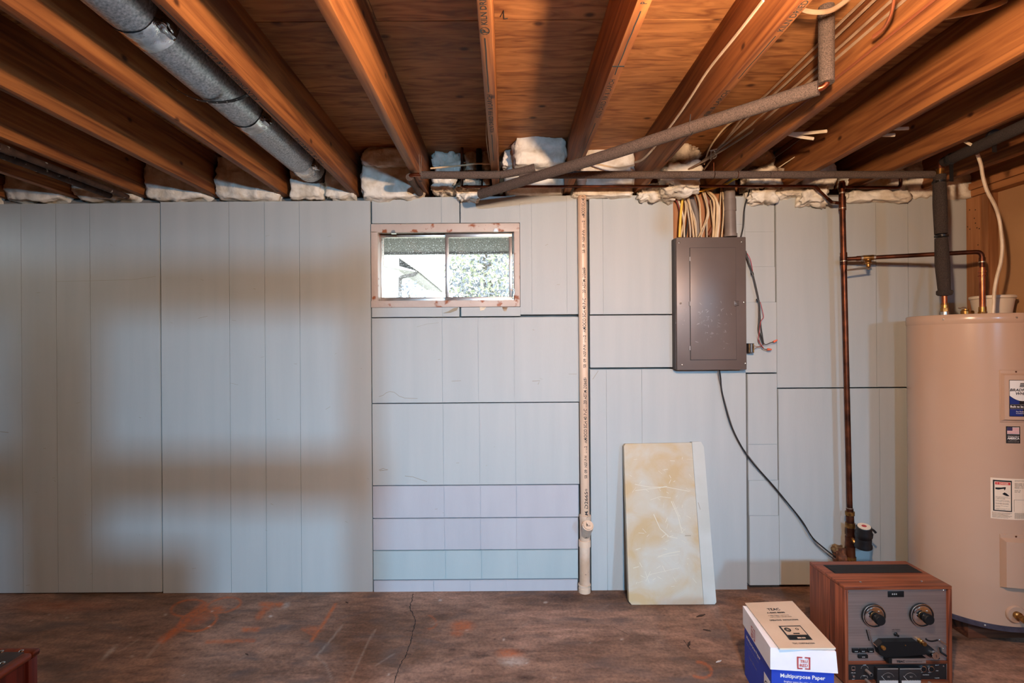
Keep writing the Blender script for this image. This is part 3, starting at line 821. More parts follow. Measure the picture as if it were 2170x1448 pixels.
tag(batt_px(608, 340, 682, 420, 2.95, 0.12, 6), 'white fibreglass batt packed under the end of the galvanised duct', 'insulation', GB)
tag(batt_px(680, 330, 750, 420, 2.965, 0.12, 7), 'white fibreglass batt beside the end of the galvanised duct', 'insulation', GB)
tag(batt_px(760, 304, 886, 352, 2.90, 0.2, 8), 'upper white fibreglass batt of two stacked above the window', 'insulation', GB)
tag(batt_px(758, 346, 898, 419, 2.93, 0.17, 9), 'lower white fibreglass batt of two stacked beside the pipe elbow', 'insulation', GB)
tag(batt_px(914, 318, 976, 368, 2.98, 0.14, 10, amp=0.03, freq=14), 'torn white fibreglass wad behind the level tan cable', 'insulation')
tag(batt_px(912, 366, 964, 408, 2.93, 0.14, 11, 'fibreglass', 0.03, 16), 'torn cream fibreglass wad under the insulated pipe end', 'insulation')
tag(batt_px(984, 312, 1009, 400, 2.985, 0.12, 12, 'fibreglass_dirty', 0.012, 16), 'dirty fibreglass strip between the copper and black pipes', 'insulation')
tag(batt_px(1022, 312, 1038, 400, 2.985, 0.12, 13, 'fibreglass_dirty', 0.01, 16), 'narrow dirty fibreglass strip between black pipe and joist', 'insulation')
tag(batt_px(964, 392, 1016, 424, 2.93, 0.1, 14, 'fibreglass', 0.025, 14), 'drooping cream fibreglass wad hanging over the foam board edge', 'insulation')
tag(batt_px(978, 378, 1018, 398, 2.9, 0.06, 141, 'fibreglass_dirty', 0.02, 16), 'small crumpled fibreglass scrap above the thin copper pipe', 'insulation')
tag(batt_px(1086, 282, 1202, 347, 2.78, 0.22, 15, amp=0.018), 'thick white fibreglass batt pushed up against the plywood', 'insulation')
tag(batt_px(1063, 311, 1098, 352, 2.95, 0.12, 16), 'small white fibreglass batt tucked behind the thick batt', 'insulation')
tag(batt_px(1068, 346, 1198, 412, 2.965, 0.14, 17, amp=0.008), 'flat white fibreglass batt below the thick batt', 'insulation')
tag(batt_px(1232, 290, 1350, 412, 2.97, 0.14, 18, amp=0.009), 'flat white fibreglass batt above the plastic vent pipe top', 'insulation')
tag(batt_px(1214, 396, 1345, 415, 2.94, 0.1, 19, amp=0.012, freq=16), 'thin fibreglass roll lying on the foam beside the vent pipe', 'insulation')
tag(batt_px(1415, 297, 1484, 350, 2.9, 0.16, 20, 'fibreglass_dirty', 0.035, 14, 11), 'shredded dirty fibreglass above the electrical panel cables', 'insulation')
tag(batt_px(1412, 335, 1492, 402, 2.78, 0.16, 21, 'fibreglass', 0.03, 12, 11), 'bulging white fibreglass wad above the electrical panel', 'insulation')
tag(batt_px(1353, 390, 1436, 424, 2.92, 0.12, 22, 'fibreglass', 0.03, 15, 11), 'torn fibreglass wad beside the cable bundle', 'insulation')
tag(batt_px(1592, 310, 1648, 352, 2.93, 0.16, 23), 'white fibreglass batt high in the bay above the grey conduit', 'insulation')
tag(batt_px(1592, 352, 1668, 392, 2.86, 0.18, 24, 'fibreglass_dirty', 0.025, 13), 'greyish fibreglass wad behind the long insulated pipe', 'insulation')
tag(batt_px(1592, 395, 1652, 424, 2.92, 0.12, 25, 'fibreglass', 0.032, 15, 11), 'torn fibreglass wad hanging over foam beside the grey conduit', 'insulation')
tag(batt_px(1652, 385, 1712, 414, 2.93, 0.14, 26, 'fibreglass', 0.02, 13), 'cream fibreglass wad above the thin copper pipe bend', 'insulation')
tag(batt_px(1700, 330, 1778, 400, 2.93, 0.16, 27, 'fibreglass', 0.022, 12), 'white fibreglass batt beside the top of the copper riser', 'insulation')
tag(batt_px(1704, 392, 1768, 430, 2.9, 0.12, 28, 'fibreglass', 0.03, 14, 11), 'ragged fibreglass flap drooping behind the copper offset bend', 'insulation')
tag(batt_px(1800, 345, 1930, 412, 2.97, 0.14, 29, amp=0.014), 'white fibreglass batt behind the small copper loop', 'insulation')
tag(batt_px(1806, 400, 1936, 424, 2.93, 0.1, 30, amp=0.018, freq=14), 'rolled fibreglass edge below the small copper loop', 'insulation')
tag(batt_px(1925, 335, 1990, 420, 2.97, 0.14, 31), 'white fibreglass batt just beside the sleeved heater pipe', 'insulation')
tag(batt_px(1995, 330, 2070, 420, 2.95, 0.14, 32), 'white fibreglass batt in the corner bay by the wooden stud', 'insulation')

# ------------------------------------------------------------------ galvanised duct
DX, DZ, DR = -1.085, 2.405, 0.078
duct = thing('air_duct', (DX, 0.9, DZ - DR), 'round galvanised metal duct with foil tape bands between dark joists', 'duct')
ys = [-1.2, 1.57, 1.93, 2.22, 2.80, 2.93]
for i in range(5):
    r = DR + (0.0015 if i % 2 else 0)
    obj('duct_section', MB().tube([(DX, ys[i], DZ), (DX, ys[i + 1], DZ)], r, 28), 'galvanised', duct)
mb = MB(); mb.tube([(DX, 2.90, DZ), (DX, 3.0, DZ - 0.01)], DR - 0.006, 24); obj('duct_stub', mb, 'iron_old', duct)
for (y, w) in ((1.57, 0.05), (2.22, 0.04), (2.80, 0.045)):
    n = 26; vs_ = []; fs_ = []
    for i, yy in enumerate((y - w, y - w * 0.3, y + w * 0.4, y + w)):
        for k in range(n):
            q = 2 * math.pi * k / n; rr = DR + 0.0035 + 0.003 * mnoise.noise(Vector((q * 2, yy * 30, y)))
            vs_.append((DX + rr * math.cos(q), yy + 0.006 * mnoise.noise(Vector((q * 1.5, y, i))), DZ + rr * math.sin(q)))
    for i in range(3):
        for k in range(n): fs_.append((i * n + k, i * n + (k + 1) % n, (i + 1) * n + (k + 1) % n, (i + 1) * n + k))
    obj('foil_tape', MB().add(vs_, fs_), 'foil', duct)
    tab = Vector((DX + DR * 0.86, y, DZ - DR * 0.5))
    obj('tape_tab', lump(tab.x - 0.006, tab.x + 0.02, y - w * 0.8, y + w * 0.8, tab.z - 0.012, tab.z + 0.014, y * 9, 0.008, 4, 30), 'foil', duct, smooth=False)
# black hanger strap under the duct, nailed to the joists either side
hp = []
xl, xr = JX[5] + 0.021, JX[6 + 1] - 0.021
xl, xr = JX[6] + 0.0205, JX[7] - 0.0205
for k in range(13):
    t = k / 12; x = xl + (xr - xl) * t
    hp.append(Vector((x, 1.945, DZ - DR - 0.006 + 0.075 * (2 * abs(t - 0.5)) ** 2.2)))
mb = MB(); vs_ = []; fs_ = []
for i, p in enumerate(hp):
    vs_ += [p + Vector((0, -0.009, 0)), p + Vector((0, 0.009, 0)), p + Vector((0, 0.009, -0.0015)), p + Vector((0, -0.009, -0.0015))]
    if i:
        a = 4 * (i - 1); b = 4 * i
        fs_ += [(a + q, a + (q + 1) % 4, b + (q + 1) % 4, b + q) for q in range(4)]
strap = tag(obj('hanger_strap', mb.add(vs_, fs_), 'black_strap'), 'thin black perforated strap slung under the galvanised duct', 'strap')
for t in (0.1, 0.2, 0.3, 0.4, 0.5, 0.6, 0.7, 0.8):
    i = t * 12; p = hp[int(i)].lerp(hp[int(i) + 1], i - int(i))
    obj('strap_hole', MB().lathe([(0.003, 0), (0.003, 0.0006), (0, 0.0006)], p - Vector((0, 0, 0.0022)), (0, 0, 1), 8), 'zinc', strap)

# ------------------------------------------------------------------ pipes under the joists
def pipe_sleeves(parent, segs, r, mat='pipe_foam', name='foam_sleeve', seg=16):
    for pts in segs:
        obj(name, MB().tube(pts, r, seg), mat, parent)
# long insulated pipe across the joists
YP = 2.61
def PP(px, py): return U(px, py, YP)
lp = thing('insulated_pipe', PP(890, 371), 'long grey foam-sleeved water pipe running straight across the joists', 'pipe')
RS = 0.0185
cuts_ = [892, 1060, 1330, 1512, 1562, 1630, 1765, 1978]
ylev = lambda x: 371.0 - 0.0008 * (x - 890)
for a, b in zip(cuts_[:-1], cuts_[1:]):
    if a == 1060: continue
    obj('foam_sleeve', MB().tube([PP(a + 0.6, ylev(a)), PP((a + b) / 2, ylev((a + b) / 2) + 0.4), PP(b - 0.6, ylev(b))], RS, 16), 'pipe_foam', lp)
obj('foam_sleeve', MB().tube([PP(1060.6, 371), PP(1100, 365.5) + Vector((0, -0.01, 0)), PP(1133, 358.5) + Vector((0, -0.02, 0))], RS * 1.02, 16), 'pipe_foam', lp)
obj('foam_sleeve', MB().tube([PP(1100, 371), PP(1330, 370.5)], RS, 16), 'pipe_foam', lp)
obj('copper_pipe', MB().tube(round_path([PP(896, 370), PP(868, 371), U(880, 392, 2.84), U(890, 408, 2.95)], 0.03), 0.0095, 12), 'copper', lp)
obj('foam_sleeve', MB().tube([PP(867, 374) + Vector((0, 0.012, 0)), U(878, 391, 2.83), U(890, 410, 2.95)], 0.019, 16), 'pipe_foam', lp)
hook = [PP(889.5, 330), PP(890.5, 352), PP(891, 372), PP(893, 374), PP(894, 350), PP(895, 335), PP(893, 332)]
obj('wire_hanger', MB().tube([h + Vector((0, -0.021, 0)) for h in hook], 0.0014, 6), 'zinc', lp)
for x in (1512, 1562):
    q = [PP(x, 371) + Vector((0, math.cos(t) * (RS + 0.001), math.sin(t) * (RS + 0.001))) for t in [i * 2 * math.pi / 14 for i in range(15)]]
    obj('wire_tie', MB().tube(q, 0.0016, 5), 'copper_dark', lp)
clip = thing('pipe_clamp', U(1512, 340, 2.62), 'small metal pipe clamp with a threaded hook above the long pipe', 'clamp')
obj('stem', MB().tube([U(1513, 371, 2.635), U(1512.5, 345, 2.635)], 0.0035, 8), 'copper_dark', clip)
obj('jaw', MB().tube([U(1506, 338, 2.635), U(1507, 322, 2.635), U(1512, 318, 2.635), U(1516, 322, 2.635)], 0.003, 6), 'zinc', clip)
obj('wing_nut', MB().tube([U(1504, 320, 2.635), U(1519, 316, 2.635)], 0.0035, 6), 'zinc', clip)
obj('hook', MB().tube(smooth_path([U(1512, 336, 2.63), U(1517, 333, 2.63), U(1518, 327, 2.63), U(1514, 326, 2.63)]), 0.003, 6), 'zinc', clip)
# diagonal insulated pipe that turns up through the floor above
ZD = 2.253
dA, dB = UZ(1018, 412, 2.20), UZ(1742, 184, ZD)
dp = thing('insulated_pipe', dB, 'thick grey foam-sleeved pipe slanting across the joists and turning up through plywood', 'pipe')
RD = 0.0245
m1 = dA.lerp(dB, 0.72); m0 = dA.lerp(dB, 0.22)
obj('foam_sleeve', MB().tube([dA, m0 - (dB - dA).normalized() * 0.001], RD, 18), 'pipe_foam', dp)
obj('foam_sleeve', MB().tube([m0, dA.lerp(dB, 0.5) + Vector((0, 0, -0.004)), m1], RD, 18), 'pipe_foam', dp)
obj('foam_sleeve', MB().tube([m1 + (dB - dA).normalized() * 0.0015, dB - (dB - dA).normalized() * 0.01], RD, 18), 'pipe_foam', dp)
vt = dB + Vector((0.016, 0.0, 0))
obj('copper_elbow', MB().tube(round_path([dB - (dB - dA).normalized() * 0.04, vt, vt + Vector((0, 0, 0.09))], 0.03), 0.0105, 12), 'copper', dp)
obj('foam_sleeve', MB().tube([vt + Vector((-0.002, 0, 0.012)), vt + Vector((0, 0, JT - ZD + 0.004))], RD * 0.97, 18), 'pipe_foam', dp)
q = [m1 + Vector((0.004 * math.cos(t) * 0, math.cos(t) * (RD + 0.001), math.sin(t) * (RD + 0.001))) for t in [i * 2 * math.pi / 14 for i in range(15)]]
obj('wire_tie', MB().tube(q + [q[3] + Vector((0, 0, 0.03))], 0.0016, 5), 'black_strap', dp)

# thin copper line with an offset bend into the riser
RY = 2.90
riser_t, riser_b = U(1784, 384, RY), U(1803.5, 1195, RY)
tcp = thing('copper_pipe', U(980, 396, 2.93), 'thin dark copper pipe running level along the top of the foam boards', 'pipe')
TY_ = 2.825
obj('pipe_run', MB().tube(round_path([U(980, 372, 2.95), U(979, 396, TY_), U(1300, 395, TY_), U(1726, 394.5, TY_ + 0.02), U(1762, 429, 2.885), U(1783, 431, RY)], 0.018), 0.0072, 12), 'copper_dark', tcp)
for (x0, y0, x1, y1, Ya, Yb) in ((984, 396, 992, 396, TY_, TY_), (1727, 395.4, 1735, 403, TY_ + 0.021, TY_ + 0.03), (1754, 421.5, 1762, 429, 2.872, 2.885), (1764, 429.2, 1776, 430.3, 2.886, 2.895)):
    obj('pipe_fitting', MB().tube([U(x0, y0, Ya), U(x1, y1, Yb)], 0.0092, 12), 'copper_dark', tcp)
obj('solder_ring', MB().tube([U(1762, 429.1, 2.885), U(1767, 429.8, 2.889)], 0.0102, 12), 'solder', tcp)

# copper riser with tee, side valve and the branch to the heater
rs = thing('copper_riser', riser_b, 'tall dark copper riser with soldered tees, side valve branch and water meter stub', 'pipe')
obj('pipe_run', MB().tube([riser_t, riser_b], 0.0143, 16), 'copper_dark', rs)
def rp(py): return riser_t.lerp(riser_b, (py - 384) / (1195 - 384))
for (a, b, r, m_) in ((388, 400, 0.0175, 'copper_dark'), (408, 411, 0.0165, 'solder'), (418, 446, 0.0178, 'copper_dark'), (441, 443, 0.0185, 'solder'), (536, 562, 0.0178, 'copper_dark'), (553, 554.5, 0.0185, 'solder'),
                      (1076, 1078, 0.016, 'solder'), (1078, 1087, 0.018, 'copper_dark'), (1084, 1092, 0.0235, 'brass'), (1094, 1108, 0.020, 'copper_dark'), (1108, 1118, 0.0245, 'brass'), (1118, 1138, 0.021, 'copper_dark'), (1138, 1158, 0.0265, 'copper_dark'), (1158, 1182, 0.022, 'copper_dark'), (1180, 1187, 0.026, 'brass')):
    obj('pipe_fitting', MB().tube([rp(a), rp(b)], r, 16), m_, rs)
elb = U(2081, 533.5, 2.66)
bs = rp(549.5)
obj('branch_pipe', MB().tube(round_path([bs, elb, Vector((elb.x, elb.y, elb.z - 0.10))], 0.028), 0.0112, 14), 'copper_dark', rs)
def bp(t): return bs.lerp(elb, t)
for (t0, t1, r, m_) in ((0.10, 0.13, 0.0135, 'copper_dark'), (0.135, 0.15, 0.0145, 'solder'), (0.15, 0.23, 0.0155, 'brass'), (0.23, 0.245, 0.0145, 'solder')):
    obj('pipe_fitting', MB().tube([bp(t0), bp(t1)], r, 14), m_, rs)
vv = bp(0.19)
valve = obj('drain_valve', MB().lathe([(0.0, 0.0), (0.014, 0.0), (0.014, -0.012), (0.017, -0.016), (0.017, -0.022), (0.010, -0.026), (0.010, -0.04), (0.006, -0.044), (0.006, -0.055)], vv + Vector((0, 0, -0.008)), (0, 0, 1), 14), 'brass', rs)
lv = vv + Vector((0, -0.006, -0.058))
obj('lever', MB().tube([lv + Vector((0.012, 0, 0.002)), lv, lv + Vector((-0.07, -0.01, -0.008)), lv + Vector((-0.13, -0.015, -0.014)), lv + Vector((-0.128, -0.015, -0.010)), lv + Vector((-0.065, -0.01, 0.0)), lv + Vector((-0.005, 0, 0.004))], 0.0028, 6), 'zinc', valve)
HTZ = U(2084, 668, 2.63).z
obj('drop_pipe', MB().tube([Vector((elb.x, elb.y, elb.z - 0.08)), Vector((elb.x, elb.y, HTZ + 0.02))], 0.0125, 14), 'copper', rs)
for (dz0, dz1, r, m_) in ((0.03, 0.05, 0.0135, 'copper_dark'), (0.05, 0.055, 0.0145, 'solder'), (0.098, 0.104, 0.0175, 'copper'), (0.106, 0.110, 0.015, 'copper'), (0.12, 0.126, 0.0175, 'copper')):
    obj('pipe_fitting', MB().tube([elb - Vector((0, 0, dz0)), elb - Vector((0, 0, dz1))], r, 14), m_, rs)
# water meter on the riser
mt = thing('water_meter', U(1828, 1162, 2.86), 'black round water meter with pale tilted dial on the copper riser', 'meter')
mc = U(1829, 1160, 2.845)
ax = Vector((-0.10, -0.22, 1)).normalized()
obj('meter_body', MB().lathe([(0.035, 0), (0.043, 0.004), (0.043, 0.016), (0.038, 0.024), (0.039, 0.05), (0.036, 0.058), (0.042, 0.068), (0.042, 0.09), (0.037, 0.098), (0.038, 0.118), (0.035, 0.124), (0.0, 0.124)], mc, ax, 26), 'meter_black', mt)
obj('dial', MB().lathe([(0.031, 0.124), (0.031, 0.128), (0, 0.128)], mc, ax, 24), 'label_cream', mt)
obj('dial_print', MB().lathe([(0.012, 0.1285), (0.012, 0.129), (0, 0.129)], mc, ax, 16), 'print_red', mt)
obj('lid_hinge', MB().tube([mc + ax * 0.112 + Vector((0.036, 0, 0)), mc + ax * 0.108 + Vector((0.052, 0, -0.006)), mc + ax * 0.102 + Vector((0.062, -0.004, -0.012))], 0.006, 8), 'meter_black', mt)
obj('seal_wire', MB().tube(smooth_path([mc + ax * 0.10 + Vector((0.06, 0, -0.01)), mc + ax * 0.085 + Vector((0.052, 0, -0.012)), mc + ax * 0.06 + Vector((0.047, 0, -0.008)), mc + ax * 0.05 + Vector((0.045, 0, 0))]), 0.001, 5), 'zinc', mt)
obj('union_ring', MB().lathe([(0.024, 0), (0.029, 0.004), (0.029, 0.012), (0.024, 0.016)], U(1806, 1150, 2.885), Vector((0.75, -0.25, 0.35)), 16), 'brass', mt)
# corroded stub out of the wall
cs = U(1780, 1196, 2.95)
st_ = thing('corroded_pipe_stub', cs, 'crusty rust-covered pipe stub at the foot of the wall by the riser', 'pipe')
obj('stub', lump(cs.x - 0.028, cs.x + 0.028, cs.y - 0.055, cs.y + 0.03, cs.z - 0.19, cs.z + 0.09, 44, 0.016, 8, 28), 'rust', st_, ang=3)
obj('foam_crust', lump(cs.x - 0.026, cs.x + 0.022, cs.y - 0.01, cs.y + 0.04, cs.z + 0.07, cs.z + 0.10, 45, 0.014, 6, 30), 'crust', st_, ang=3)
# small copper loop under the joist
tag(obj('copper_loop', MB().tube(round_path([rp(397) + Vector((0.015, 0, 0)), U(1908, 398, 2.9), U(1909, 366, 2.88), U(1885, 363, 2.8), U(1862, 372, 2.76)], 0.022), 0.0085, 12), 'copper_dark'), 'short dark copper pipe bent into a loop below the joist', 'pipe')

# sleeved pipe down to the heater and the run it hangs from
hpX = U(2000, 660, 2.60)
hs = thing('heater_pipe', Vector((hpX.x, hpX.y, HTZ)), 'black foam-sleeved pipe with cable ties dropping into the heater top', 'pipe')
def hp_(px, py): return U(px, py, 2.60)
obj('foam_sleeve', MB().tube([hp_(1990.5, 386), hp_(1992, 430), hp_(1994, 496)], [0.027, 0.030, 0.027], 18), 'pipe_foam_dark', hs)
obj('foam_sleeve', MB().tube([hp_(1994.5, 505), hp_(1997, 560), hp_(2001, 616)], [0.027, 0.031, 0.026], 18), 'pipe_foam_dark', hs)
obj('foam_sleeve', MB().tube([hp_(1991, 371), hp_(1991, 385)], 0.0265, 18), 'pipe_foam_dark', hs)
obj('ragged_end', lump(hp_(1999, 620).x - 0.027, hp_(1999, 620).x + 0.034, 2.575, 2.625, hp_(2000, 628).z, hp_(2000, 614).z, 3, 0.006, 4, 40), 'pipe_foam_dark', hs)
for (x, y) in ((1990, 386), (1995, 500.5)):
    p = hp_(x, y); n_ = 18
    obj('cable_tie', MB().tube([p - Vector((0, 0, 0.005)), p + Vector((0, 0, 0.005))], 0.029, 20), 'black_plastic', hs)
    obj('tie_tail', MB().tube([p + Vector((-0.02, -0.022, 0)), p + Vector((-0.042, -0.024, -0.006))], 0.004, 6), 'black_plastic', hs)
obj('copper_nipple', MB().tube([hp_(2001, 625), hp_(2002, 662)], 0.0115, 14), 'copper', hs)
zt = hp_(2002, 670).z
for (a, b, r, m_) in ((0.052, 0.057, 0.0155, 'brass'), (0.035, 0.05, 0.0145, 'brass'), (0.018, 0.034, 0.017, 'brass'), (0.0, 0.016, 0.0165, 'zinc')):
    obj('pipe_union', MB().tube([(hp_(2002, 660).x, 2.60, HTZ + a), (hp_(2002, 660).x, 2.60, HTZ + b)], r, 6 if r > 0.0165 else 14), m_, hs)
tp = hp_(1993, 345)
obj('brass_coupling', MB().tube([hp_(1992, 371), hp_(1992.5, 357)], 0.0165, 14), 'brass', hs)
obj('coupling_ring', MB().tube([hp_(1992.5, 358), hp_(1992.5, 354)], 0.019, 14), 'copper_dark', hs)
hr = thing('overhead_pipe', hp_(2000, 340), 'dark foam-sleeved pipe running along the joist above the water heater', 'pipe')
z_ = hp_(1995, 340).z
h0 = hp_(1997, 345); h1 = U(2062, 316, 2.33); h2 = U(2180, 262, 1.98); h3 = h2 + (h2 - h1) * 1.6
obj('elbow', MB().tube(round_path([hp_(1992.5, 356), hp_(1993, 342), h0.lerp(h1, 0.15)], 0.02), 0.013, 12), 'copper_dark', hr)
obj('foam_sleeve', MB().tube([h0.lerp(h1, 0.1), h1, h2, h3], 0.0245, 16), 'pipe_foam_dark', hr)
for (x, y, Y) in ((2015, 345, 2.5), (2106, 298, 2.2)):
    p = U(x, y, Y); L_ = 0.09 if x < 2100 else 0.05
    obj('strap_tail', MB().box(p.x - 0.009, p.x + 0.009, p.y - 0.004, p.y - 0.001, p.z - L_, p.z - 0.005), 'black_strap', hr)
    obj('strap_loop', MB().lathe([(0.0265, -0.009), (0.0265, 0.009)], (h1 if x > 2100 else h0.lerp(h1, 0.35)) if False else p + Vector((-0.0, 0, 0.018)), (h2 - h1), 16), 'black_strap', hr)

# rusty pipes in the far bay
for (x, z, r, lab) in ((-2.235, 2.272, 0.019, 'old rusty pipe with flaking paint running along the joists'), (-2.135, 2.262, 0.015, 'thinner brown iron pipe beside the flaking rusty one')):
    t_ = thing('iron_pipe', (x, 1.0, z), lab, 'pipe')
    obj('pipe_run', MB().tube([(x, BACKY + 0.2, z), (x, 1.9, z), (x, 2.96, z)], r, 14), 'iron_old', t_)
    obj('pipe_coupling', MB().tube([(x, 2.2, z), (x, 2.27, z)], r * 1.25, 14), 'iron_old', t_)
# black and copper uprights in the bay beside the vent joist
bk = thing('drain_pipe', U(1015, 400, 2.96), 'black plastic upright pipe rising into the plywood beside the joist', 'pipe')
obj('pipe_run', MB().tube([U(1015, 402, 2.955), Vector((U(1015, 300, 2.955).x, 2.955, JT))], 0.0165, 14), 'black_plastic', bk)
obj('collar', MB().tube([U(1015, 372, 2.955), U(1015, 362, 2.955)], 0.0195, 14), 'black_plastic', bk)
tag(obj('copper_upright', MB().tube([U(980, 388, 2.93), Vector((U(979, 310, 2.93).x, 2.93, JT))], 0.0075, 10), 'copper_dark'), 'slim dark copper upright pipe next to the black upright pipe', 'pipe')
tag(obj('electrical_cable', MB().tube(smooth_path([U(912, 357, 2.84), U(975, 351, 2.84), U(1010, 347, 2.84), U(1044, 347.5, 2.84)]), 0.0048, 6), 'cable_beige'), 'tan cable stretched level between two joists above the insulated pipe', 'cable')

# ------------------------------------------------------------------ PVC vent pipe
PY = 2.982
pvA, pvB = U(1232.5, 378, PY), U(1240, 1094, PY)
pv = thing('vent_pipe', U(1238, 1262, PY), 'beige plastic vent pipe with printed lettering and a cleanout near the floor', 'pipe')
obj('pipe_run', MB().tube([pvA, pvB], 0.0255, 24), 'pvc', pv)
obj('top_collar', MB().tube([pvA, U(1232.5, 386, PY)], 0.029, 24), 'pvc_dirty', pv)
obj('socket', MB().tube([U(1240, 1092, PY), U(1240, 1102, PY)], 0.033, 24), 'pvc_dirty', pv)
obj('wye_body', MB().tube([U(1240, 1100, PY), U(1240, 1128, PY), U(1239.5, 1145, PY)], [0.031, 0.031, 0.029], 24), 'pvc_dirty', pv)
wyA, wyB = U(1241, 1134, PY - 0.005), U(1246, 1114, PY - 0.085)
obj('wye_arm', MB().tube([wyA, wyA.lerp(wyB, 0.75)], 0.027, 22), 'pvc_dirty', pv)
obj('wye_rim', MB().tube([wyA.lerp(wyB, 0.7), wyB], 0.031, 22), 'pvc_dirty', pv)
wn = (wyB - wyA).normalized()
plug = obj('cleanout_plug', MB().lathe([(0.0, 0.0), (0.026, 0.0), (0.026, 0.006), (0.024, 0.008), (0.0, 0.008)], wyB, wn, 22), 'pvc', pv)
bmq = MB(); uu = Vector((1, 0, 0)); ww = wn.cross(uu).normalized(); uu = ww.cross(wn)
qs = [(-0.011, -0.011), (0.011, -0.011), (0.011, 0.011), (-0.011, 0.011)]
bmq.hull([wyB + wn * 0.007 + uu * a + ww * b for a, b in qs], [wyB + wn * 0.022 + uu * a * 0.85 + ww * b * 0.85 for a, b in qs])
obj('plug_nut', bmq, 'pvc_dirty', plug)
obj('coupling', MB().tube([U(1239, 1145, PY), U(1239, 1158, PY)], 0.034, 24), 'pvc', pv)
obj('lower_pipe', MB().tube([U(1239, 1157, PY), U(1239, 1242, PY)], 0.030, 24), 'pvc_dirty', pv)
lb = U(1238.5, 1240, PY)
obj('base_coupling', MB().lathe([(0.033, 0), (0.033, -0.012), (0.0345, -0.013), (0.0345, -(lb.z - 0.001))], lb, (0, 0, 1), 24), 'pvc', pv)
obj('base_ring', MB().tube([lb + Vector((0, 0, 0.006)), lb - Vector((0, 0, 0.002))], 0.0355, 24), 'pvc_dirty', pv)
def pipe_text(body, py0, py1, h=0.019, bold=0.015):
    zc = (U(1236, py0, PY).z + U(1236, py1, PY).z) / 2; Ln = abs(U(1236, py0, PY).z - U(1236, py1, PY).z)
    xc = U(1232.5 + (7.5) * ((py0 + py1) / 2 - 378) / 716, (py0 + py1) / 2, PY).x + 0.003
    def fn(u, v):      # reads upwards, letter tops towards the right-hand side... wrapped on the pipe
        q = v / 0.0262
        return Vector((xc - 0.0262 * math.sin(q), PY - 0.0262 * math.cos(q), zc + u))
    text('pipe_print', body, None, None, None, Ln, 'print_black', pv, height=h, bold=bold, fn=fn)
for (a, b) in ((570, 705), (803, 938)): pipe_text('AMOCO SCH 40 PVC 1120 ASTM D2665', a, b)
pipe_text('AMOCO SCH 40 PVC 112', 400, 464); pipe_text('M D2665', 1040, 1090)
for y in (470, 711, 944): pipe_text('SB  09  NSF-PW  1-1/2', y, y + 68, h=0.016)
for y in (568, 800, 1034): pipe_text('G', y, y + 5, h=0.012)

# ------------------------------------------------------------------ electrical panel
EY = 2.935
eA, eB = U(1433, 503, EY), U(1583, 784, EY)
ep = thing('breaker_box', Vector(((eA.x + eB.x) / 2, EY, eB.z)), 'grey-brown steel breaker panel with a scuffed closed door', 'electrical panel')
wvec = 0.0
obj('enclosure', MB().box(eA.x - 0.006, eB.x - 0.004, EY + 0.012, WALLY + 0.05, eB.z + 0.004, eA.z - 0.004), 'panel_dark', ep)
obj('cover', MB().box(eA.x, eB.x, EY, EY + 0.016, eB.z, eA.z, ch=0.005), 'panel_steel', ep)
dA_, dB_ = U(1462, 526, EY), U(1560, 762, EY)
obj('door_gap', MB().box(dA_.x - 0.003, dB_.x + 0.002, EY - 0.001, EY + 0.002, dB_.z - 0.003, dA_.z + 0.002), 'panel_dark', ep)
door = obj('door', MB().box(dA_.x, dB_.x, EY - 0.0045, EY, dB_.z, dA_.z, ch=0.0015), 'panel_steel', ep)
for y in (549, 644, 738):
    p = U(1462, y, EY - 0.005); obj('hinge', MB().box(p.x - 0.004, p.x + 0.003, EY - 0.007, EY, p.z - 0.012, p.z + 0.012), 'scuff', door)
p = U(1561, 643, EY - 0.006)
obj('latch', MB().box(p.x - 0.014, p.x + 0.014, EY - 0.007, EY - 0.003, p.z - 0.013, p.z + 0.013, ch=0.001), 'panel_steel', door)
for dz in (-0.017, -0.006, 0.006, 0.014):
    obj('latch_wire', MB().tube([p + Vector((-0.012, -0.003, dz)), p + Vector((0.012, -0.003, dz * 0.7 + 0.002))], 0.0011, 5), 'panel_dark', door)
for (x, y) in ((1439.5, 515), (1572, 513), (1442, 643), (1577, 641), (1446, 774), (1580, 771)):
    sc_ = obj('screw', screw(MB(), U(x, y, EY), (0, -1, 0), 0.006, 0.004), 'zinc', ep)
    pp_ = U(x, y, EY - 0.0045); obj('slot', MB().tube([pp_ - Vector((0.004, 0, 0.002)), pp_ + Vector((0.004, 0, 0.002))], 0.0008, 4), 'panel_dark', sc_)
mb = MB()
for k in range(54):      # paint worn through to bright metal
    x, y = rnd.gauss(1508, 22), rnd.gauss(690, 26)
    if not (1467 < x < 1555 and 630 < y < 757): continue
    p = U(x, y, EY - 0.0049); a = rnd.uniform(0, 3.1); L_ = rnd.uniform(0.003, 0.013); w_ = rnd.uniform(0.0006, 0.0022)
    d = Vector((math.cos(a), 0, math.sin(a))); s = Vector((-d.z, 0, d.x))
    mb.add([p - d * L_, p - s * w_ + d * L_ * 0.2, p + d * L_, p + s * w_], [(0, 1, 2, 3)])
for k in range(16):
    x, y = rnd.gauss(1447, 5), rnd.gauss(670, 18); p = U(x, y, EY - 0.0005); a = rnd.uniform(0, 3.1); L_ = rnd.uniform(0.002, 0.008)
    d = Vector((math.cos(a), 0, math.sin(a))); s = Vector((-d.z, 0, d.x)) * 0.0012
    mb.add([p - d * L_, p - s, p + d * L_, p + s], [(0, 1, 2, 3)])
obj('paint_scuffs', mb, 'scuff', ep, smooth=False, kind='stuff')
